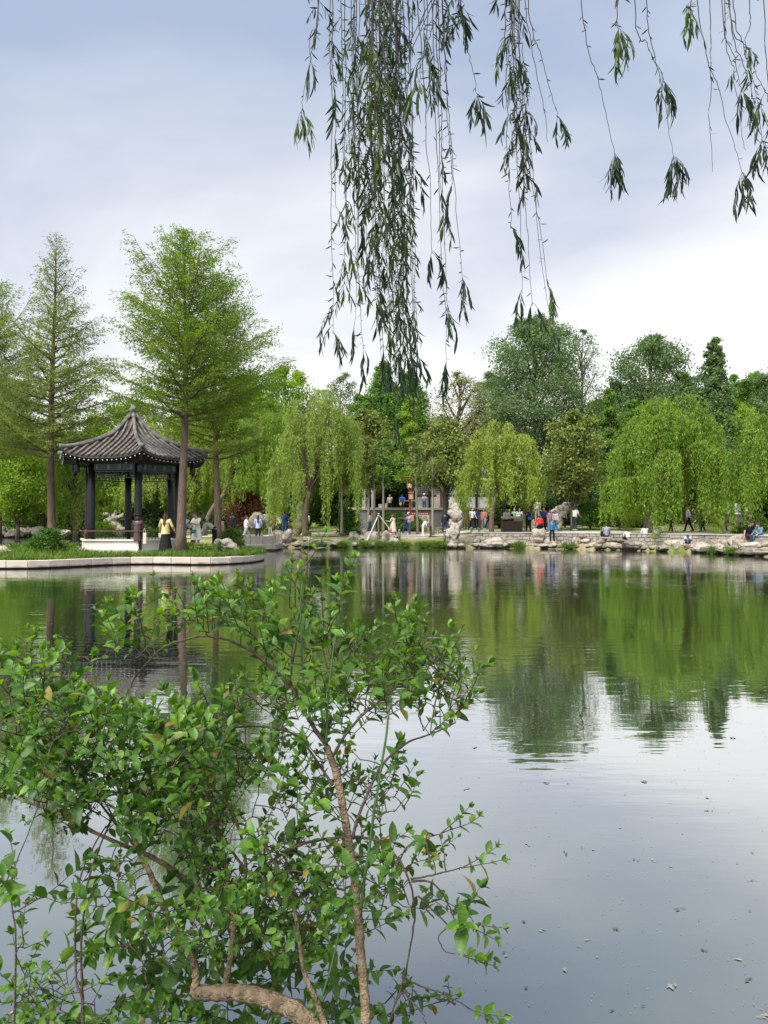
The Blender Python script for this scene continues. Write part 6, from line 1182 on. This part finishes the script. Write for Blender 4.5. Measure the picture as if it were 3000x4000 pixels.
for cx_, cy_, rx_, ry_, n_ in COVER:
    for _ in range(int(n_ * 1.55 + .5)):
        a = rng.uniform(0, 2 * math.pi); r = math.sqrt(rng.uniform()); px, py = cx_ + rx_ * r * math.cos(a), cy_ + ry_ * r * math.sin(a)
        D = 2.12 + (3500 - py) / 3500 * .45 + rng.normal() * .13 + (.22 if py > 3650 else 0)
        targets.append((at(px, py, max(D, 1.75)), py, px))
NP, OW = np.array(nodes), list(owner); todo = list(range(len(targets)))
TP = np.array([t_[0] for t_ in targets]); best = np.full(len(TP), 1e9); bi = np.zeros(len(TP), int)
def upd(newn, start):
    global best, bi
    d = np.linalg.norm((TP[:, None] - newn[None]) * [1, .7, 1] + [0, 0, 0], axis=2); m_ = d.min(1); a_ = d.argmin(1); k = m_ < best; best = np.where(k, m_, best); bi = np.where(k, a_ + start, bi)
upd(NP, 0); NL = list(NP); done = np.zeros(len(TP), bool)
for _ in range(len(TP)):
    b2 = np.where(done, 1e9, best); i = int(b2.argmin()); done[i] = True
    s0 = NL[bi[i]]; e = TP[i]; si = OW[bi[i]]; py, px = targets[i][1], targets[i][2]; L_ = np.linalg.norm(e - s0)
    arch = np.array([0, 0, L_ * rng.uniform(.05, .3)]); md = (s0 + e) / 2 + arch + rng.normal(size=3) * L_ * .07; P = bez(s0, md, e, 7)
    TW[si].tube(P, np.linspace(min(.0012 + L_ * .008, .0028), .0013, 7), 4, cap=False)
    st = len(NL); add_ = [P[3], P[5], P[6]]; NL += add_; OW += [si] * 3; upd(np.array(add_), st)
    dirn = nrm(P[-1] - P[-2]) * .6 + np.array([rng.normal() * .25, rng.normal() * .25, .75 if py < 3300 else .35])
    top = py < 2900; sprig(TW[si], LM[si], HM[si], e, dirn, rng.integers(2, 6), (.051 if px < 900 else .046) * rng.uniform(.6, 1.3) * (1.15 if py > 3500 else 1), new=.38 if top else .16, husk=.35 if py > 2900 else .15)
    if L_ > .09:                                     # leaves along the connecting twig
        for u in np.arange(.25, .95, .035 / L_):
            if rng.uniform() < .4:
                q = np.array([np.interp(u * 6, np.arange(7), P[:, j]) for j in range(3)]); dv = nrm(rng.normal(size=(2, 3)) + [0, 0, .15])
                blades(LM[si], np.array([q, q]), dv, nrm(np.array([0, -.1, 1.0]) + rng.normal(size=(2, 3)) * .4), np.array([.042, .037]) * rng.uniform(.8, 1.3), .54, curl=.2)
for si, (mb, mt) in enumerate(SM):
    so_ = mb.obj('stem', M[mt], bush, smooth=True)
    if TW[si].v: TW[si].obj('twig_sprays', M['darkstem'], so_, smooth=True, loc=bush['_org'])
    if LM[si].v: LM[si].obj('leaves', [M['bush'], M['bush_new']], so_, smooth=True, loc=bush['_org'])
    if HM[si].v: HM[si].obj('dry_husks', M['husk'], so_, loc=bush['_org'])

# willow whose strands hang in from above
M['wleaf'] = leafmat('near_willow_leaf_painted_backlit', (.010, .026, .012), (.035, .075, .026), .18, rough=.45, spec=.35, cl_scale=2)  # backlit look against the sky painted into the dark leaf colour
M['wleaf2'] = leafmat('near_willow_leaf_painted_sunlit', (.03, .065, .014), (.09, .15, .03), .3, rough=.45, spec=.35, cl_scale=2)  # lighter copy of the same leaf, sunlight painted into its colour
M['wstem'] = plain('near_willow_twig', (.045, .035, .03), .7, var=.3)
wil = thing('weeping_willow', 'near weeping willow with long dark green strands hanging in from above', 'tree', (3.6, -2.6, .28))
rng = np.random.default_rng(31)
mb = MB(); limb0 = spline([(3.6, -2.6, 0.1), (3.5, -2.4, 2.2), (3.2, -2.0, 4.2), (2.7, -1.0, 5.6), (2.0, .6, 6.4)], 8); mb.tube(limb0, np.linspace(.3, .13, len(limb0)), 12); mb.obj('trunk', M['bark'], wil, smooth=True)
LIMBS = [[(2.0, .6, 6.4), (1.0, 2.2, 6.4), (0.0, 3.4, 6.0), (-.6, 4.2, 5.7)], [(2.0, .6, 6.4), (1.6, 2.4, 6.4), (1.0, 4.0, 5.9), (.7, 5.0, 5.6)], [(2.0, .6, 6.4), (2.4, 2.2, 6.3), (2.3, 3.6, 5.8), (2.4, 4.4, 5.5)]]
LP = []
for Lm in LIMBS:
    P = spline(Lm, 8); mb = MB(); mb.tube(P, np.linspace(.10, .02, len(P)), 8); mb.obj('limb', M['bark'], wil, smooth=True); LP.append(P)
LPA = np.concatenate(LP)
def strand(xt, xb, yb, D, fullness, tip=0, mid=None, sunny=.0, bare=None):
    """hanging twig: column at the top of the photo, column and row of its end, distance"""
    z1 = 5.2 + rng.uniform(-.2, .3); top = at(xt, 0, D); top_up = np.array([top[0] + (xt - xb) / F * D * .15, D, z1]); e = at(xb, yb, D + rng.uniform(-.1, .1)); k = LPA[np.argmin(np.linalg.norm(LPA - top_up, axis=1) + (LPA[:, 2] < z1) * .5)]
    m1 = at((xt * .55 + xb * .45) if mid is None else mid, yb * .5, D); P = spline([k, (k + top_up) / 2 + [0, 0, .12], top_up, top, m1, e], 14)
    P[30:] += np.cumsum(rng.normal(size=(len(P) - 30, 3)) * .003, 0)
    s_ = np.concatenate([[0], np.cumsum(np.linalg.norm(np.diff(P, axis=0), axis=1))]); sb, lb = MB(), MB(); sb.tube(P, np.linspace(.0042, .0011, len(P)), 5, cap=False)
    st = s_[28]; Lt = s_[-1]; PP, DD, NN, LL, CC = [], [], [], [], []
    def L(p, d, l, c=.3): PP.append(p); DD.append(d); NN.append(rng.normal(size=3)); LL.append(l); CC.append(rng.uniform(-.1, c))
    pt = lambda s0: np.array([np.interp(s0, s_, P[:, j]) for j in range(3)])
    ph = rng.uniform(0, 6, 3)
    for s0 in np.arange(st, Lt, .018):
        f = 1.35 * fullness * (.6 + .6 * math.sin(s0 * 4.5 + ph[0]) + .3 * math.sin(s0 * 11 + ph[1])); f = max(f, .06 if bare is None else 0)
        if bare is not None and s0 > bare[0] * (Lt - st) + st and s0 < bare[1] * (Lt - st) + st: f *= .05
        for _r in range(int(f * .9 + rng.uniform())):
            a = rng.uniform(0, 2 * math.pi); o = np.array([math.cos(a), math.sin(a), 0]); p = pt(s0)
            L(p, o * rng.uniform(.3, 1.0) + [0, 0, -rng.uniform(-.1, .9)], .042 * rng.uniform(.5, 1.15))
            if rng.uniform() < .10 * f + .015:                       # side shoot with longer drooping leaves
                Ls = rng.uniform(.06, .17); q = p.copy(); d = nrm(o * .8 + [0, 0, -.5]); tp_ = [q]
                for j in range(int(Ls / .017)):
                    q = q + d * .017; d = nrm(d + np.array([0, 0, -.28])); tp_.append(q); a2 = rng.uniform(0, 6.28); o2 = np.array([math.cos(a2), math.sin(a2), 0]); L(q, o2 * .5 + d * .8 + [0, 0, -.6], .068 * rng.uniform(.6, 1.15), .5)
                sb.tube(np.array(tp_), .001, 4, cap=False)
    for j in range(tip):                                              # drooping bunch at the end
        a = rng.uniform(0, 6.28); o = np.array([math.cos(a), math.sin(a) * .6, 0]); p = pt(Lt - rng.uniform(0, .02)); q = p.copy(); d = nrm(o * rng.uniform(.2, .8) + [.25, 0, -.6]); tp_ = [q]
        for i in range(rng.integers(5, 10)):
            q = q + d * .018; d = nrm(d + np.array([0, 0, -.3])); tp_.append(q); a2 = rng.uniform(0, 6.28); L(q, np.array([math.cos(a2), math.sin(a2), 0]) * .35 + d + [0, 0, -.5], .078 * rng.uniform(.7, 1.15), .5)
        sb.tube(np.array(tp_), .001, 4, cap=False)
    o_ = sb.obj('hanging_branch', M['wstem'], wil, smooth=True)
    A = [np.array(v) for v in (PP, DD, NN, LL, CC)]
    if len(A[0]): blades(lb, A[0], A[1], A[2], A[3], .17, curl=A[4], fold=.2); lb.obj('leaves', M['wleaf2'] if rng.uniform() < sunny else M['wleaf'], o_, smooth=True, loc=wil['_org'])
ST = [(1440, 1470, 1180, 3.5, 1.2, 2), (1475, 1490, 1330, 3.8, 1.2, 2), (1510, 1535, 1220, 3.6, 1.2, 2), (1400, 1440, 860, 3.4, 1.1, 2), (1535, 1570, 1390, 4.1, 1.1, 3), (1460, 1475, 560, 3.2, 1.4, 2), (1520, 1525, 420, 3.3, 1.4, 2), (1565, 1590, 1210, 3.7, .9, 2), (1375, 1400, 1100, 3.9, .8, 2), (1250, 1190, 440, 3.6, .25, 4), (1235, 1215, 210, 3.6, .8, 2), (1290, 1300, 1300, 3.9, .55, 3), (1300, 1305, 800, 3.4, .8, 1), (1325, 1320, 1140, 4.1, .8, 2), (1345, 1335, 900, 3.7, .7, 1), (1365, 1410, 1330, 4.0, .5, 2), (1385, 1390, 700, 3.3, .9, 1), (1395, 1375, 1280, 4.1, .6, 2), (1410, 1455, 1370, 3.8, .65, 3), (1425, 1440, 1000, 3.6, 1, 2), (1440, 1430, 1150, 4.0, .9, 2), (1450, 1480, 1440, 4.4, .8, 2), (1460, 1460, 800, 3.3, 1.1, 1), (1470, 1500, 1480, 4.2, .9, 2), (1480, 1470, 950, 3.6, 1.1, 2), (1490, 1505, 1250, 3.9, 1, 2), (1500, 1520, 1380, 4.1, 1, 2), (1505, 1500, 600, 3.2, 1.2, 2), (1515, 1530, 1100, 3.8, 1, 2), (1530, 1560, 1420, 4.4, .9, 2), (1540, 1545, 860, 3.5, 1.1, 1), (1550, 1575, 1300, 4.0, 1, 2), (1560, 1600, 1490, 4.6, .7, 2), (1570, 1590, 1050, 3.9, .8, 2), (1580, 1620, 1420, 4.2, .8, 3), (1595, 1605, 700, 3.6, .8, 1), (1600, 1635, 1380, 4.0, .6, 3), (1620, 1610, 520, 3.5, .4, 1), (1500, 1545, 1620, 5.4, .8, 2), (1520, 1560, 1700, 5.8, .7, 2), (1580, 1640, 1760, 5.6, .5, 3),
 (1690, 1625, 320, 3.3, 1.1, 3), (1650, 1630, 230, 3.5, 1.2, 2), (1670, 1690, 300, 3.4, .9, 2), (1680, 1745, 1410, 3.8, .5, 3), (1715, 1750, 1200, 3.6, .65, 3), (1725, 1790, 1110, 3.7, .55, 4), (1735, 1745, 700, 3.5, .7, 1), (1640, 1720, 980, 3.6, .12, 3), (1700, 1730, 860, 3.7, .5, 2), (1800, 1870, 330, 3.6, .15, 5), (1770, 1765, 30, 3.6, 1.2, 3),
 (1985, 2010, 900, 3.6, .85, 2), (2000, 2060, 1150, 3.8, .7, 2), (2015, 2110, 1180, 3.7, .7, 3), (2030, 2150, 1140, 3.6, .55, 3), (2010, 2030, 520, 3.4, 1.1, 2), (2025, 2050, 700, 3.6, 1, 2), (2040, 2060, 420, 3.5, 1, 2), (2050, 2150, 470, 3.7, .3, 4), (2005, 2000, 250, 3.4, 1.2, 2), (2045, 2120, 560, 3.9, .1, 0), (2020, 2160, 1300, 4.4, .4, 2), 
 (2290, 2410, 590, 3.6, .16, 8), (2425, 2440, 120, 3.5, .5, 7), (2495, 2610, 270, 3.6, .35, 6), (2540, 2650, 630, 3.7, .22, 8), (2700, 2700, 20, 3.6, .9, 3), (2770, 2785, 650, 3.8, 0, 0), (2730, 2890, 650, 3.7, .3, 6), (2840, 2920, 330, 3.7, .45, 5), (2850, 2990, 560, 3.6, .5, 6), (2865, 3000, 380, 3.5, .7, 4), (2835, 2905, 560, 3.8, .05, 0), (2945, 2950, 250, 3.8, 0, 0), (2990, 3010, 820, 3.7, .1, 0), (2875, 2960, 470, 3.6, .7, 3)]
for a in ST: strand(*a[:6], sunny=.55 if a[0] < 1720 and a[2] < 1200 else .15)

# ---------------------------------------------------------------- things floating on the pond
fm = [plain('floating_' + n_, c, .7, var=.3, scale=30) for n_, c in (('yellow', (.34, .32, .13)), ('cream', (.30, .28, .22)), ('brown', (.10, .075, .05)), ('tan', (.42, .28, .16)))]
def wpt(px, py): D = CAMZ * F / (py - HY); return np.array([PX(px, D), D, .004])
FL = [(2219, 3195, 0, .035), (2415, 3228, 0, .05), (2140, 3260, 0, .04), (2425, 3505, 0, .045), (1888, 3552, 0, .03), (2750, 3465, 0, .03), (2285, 3662, 3, .075), (1910, 3732, 1, .085), (1972, 3724, 0, .05), (2065, 3295, 1, .06), (2205, 3325, 2, .07), (2310, 3312, 1, .06), (2545, 3354, 1, .09), (2480, 3352, 2, .07), (2615, 3378, 1, .05), (2755, 3163, 2, .10), (2760, 3112, 1, .08), (2930, 3325, 2, .06), (2130, 3058, 2, .09), (2215, 3058, 2, .05), (1850, 2918, 2, .10), (1870, 3033, 0, .04), (2440, 3100, 2, .05), (2520, 3050, 2, .10), (2640, 3540, 2, .08), (2400, 3617, 2, .06), (2045, 3592, 2, .05), (2105, 3622, 1, .06), (2620, 3840, 1, .10), (2505, 3920, 2, .05), (2390, 3930, 2, .06), (2970, 3965, 1, .08), (2910, 3815, 2, .06), (2745, 3706, 2, .06), (2880, 3735, 1, .06), (2210, 3782, 1, .08), (1985, 3962, 0, .05), (2700, 2560, 2, .3), (2860, 2880, 2, .12), (2930, 3430, 1, .06), (2660, 3250, 1, .03), (1820, 3080, 1, .08), (130, 3400, 3, .05), (60, 3940, 3, .09), (310, 3790, 0, .04), (245, 3740, 1, .05)]
rng = np.random.default_rng(12)
for i in range(36):
    FL.append((rng.uniform(1750, 3000), rng.uniform(2750, 3980), int(rng.integers(1, 3)), rng.uniform(.015, .035)))
for i, (px, py, c, sz) in enumerate(FL):
    sz *= .45
    p = wpt(px, py); mb = MB(); a = rng.uniform(0, 3.14); d = np.array([math.cos(a), math.sin(a), 0]); n2 = 1 if c in (0, 3) else rng.integers(2, 6)
    for j in range(n2):
        dj = d + rng.normal(size=3) * [.5, .5, .0] * (n2 > 1); o = rng.normal(size=3) * [sz * .25, sz * .25, 0] * (n2 > 1); blades(mb, np.array([o - dj * sz * .3]), np.array([dj]), np.array([[.05 * rng.normal(), .05 * rng.normal(), 1.0]]), np.array([sz * rng.uniform(.5, 1)]), .5 if c == 0 else rng.uniform(.12, .4), curl=.05, fold=-.08)
    o_ = mb.obj('floating_leaf', fm[c], loc=(0, 0, 0)); o_.location = p
    tag(o_, ['pale yellow leaf floating on the still pond', 'small cream shreds of blossom floating on the pond', 'dark bits of twig and husk floating on the pond', 'tan dead leaf floating on the pond'][c], 'leaf', ['yellow leaves afloat on the pond', 'cream shreds afloat on the pond', 'dark bits afloat on the pond', 'tan leaves afloat on the pond'][c])
mb = MB(); n_ = 1500; py = HY + 60 + rng.uniform(0, 1, n_) ** 1.1 * 1850; px = rng.uniform(-100, 3100, n_); D = CAMZ * F / (py - HY); P = np.stack([PX(px, D), D, np.full(n_, .003)], 1)
mb.leaves(P, rng.normal(size=(n_, 3)) * [1, 1, .02], np.tile([[0, 0, 1.0]], (n_, 1)), rng.uniform(.004, .012, n_) * np.clip(D / 5, .6, 5), rng.uniform(.004, .010, n_) * np.clip(D / 5, .6, 4)); tag(mb.obj('floating_fluff', fm[1]), 'tiny pale specks of willow fluff scattered over the pond', kind='stuff')
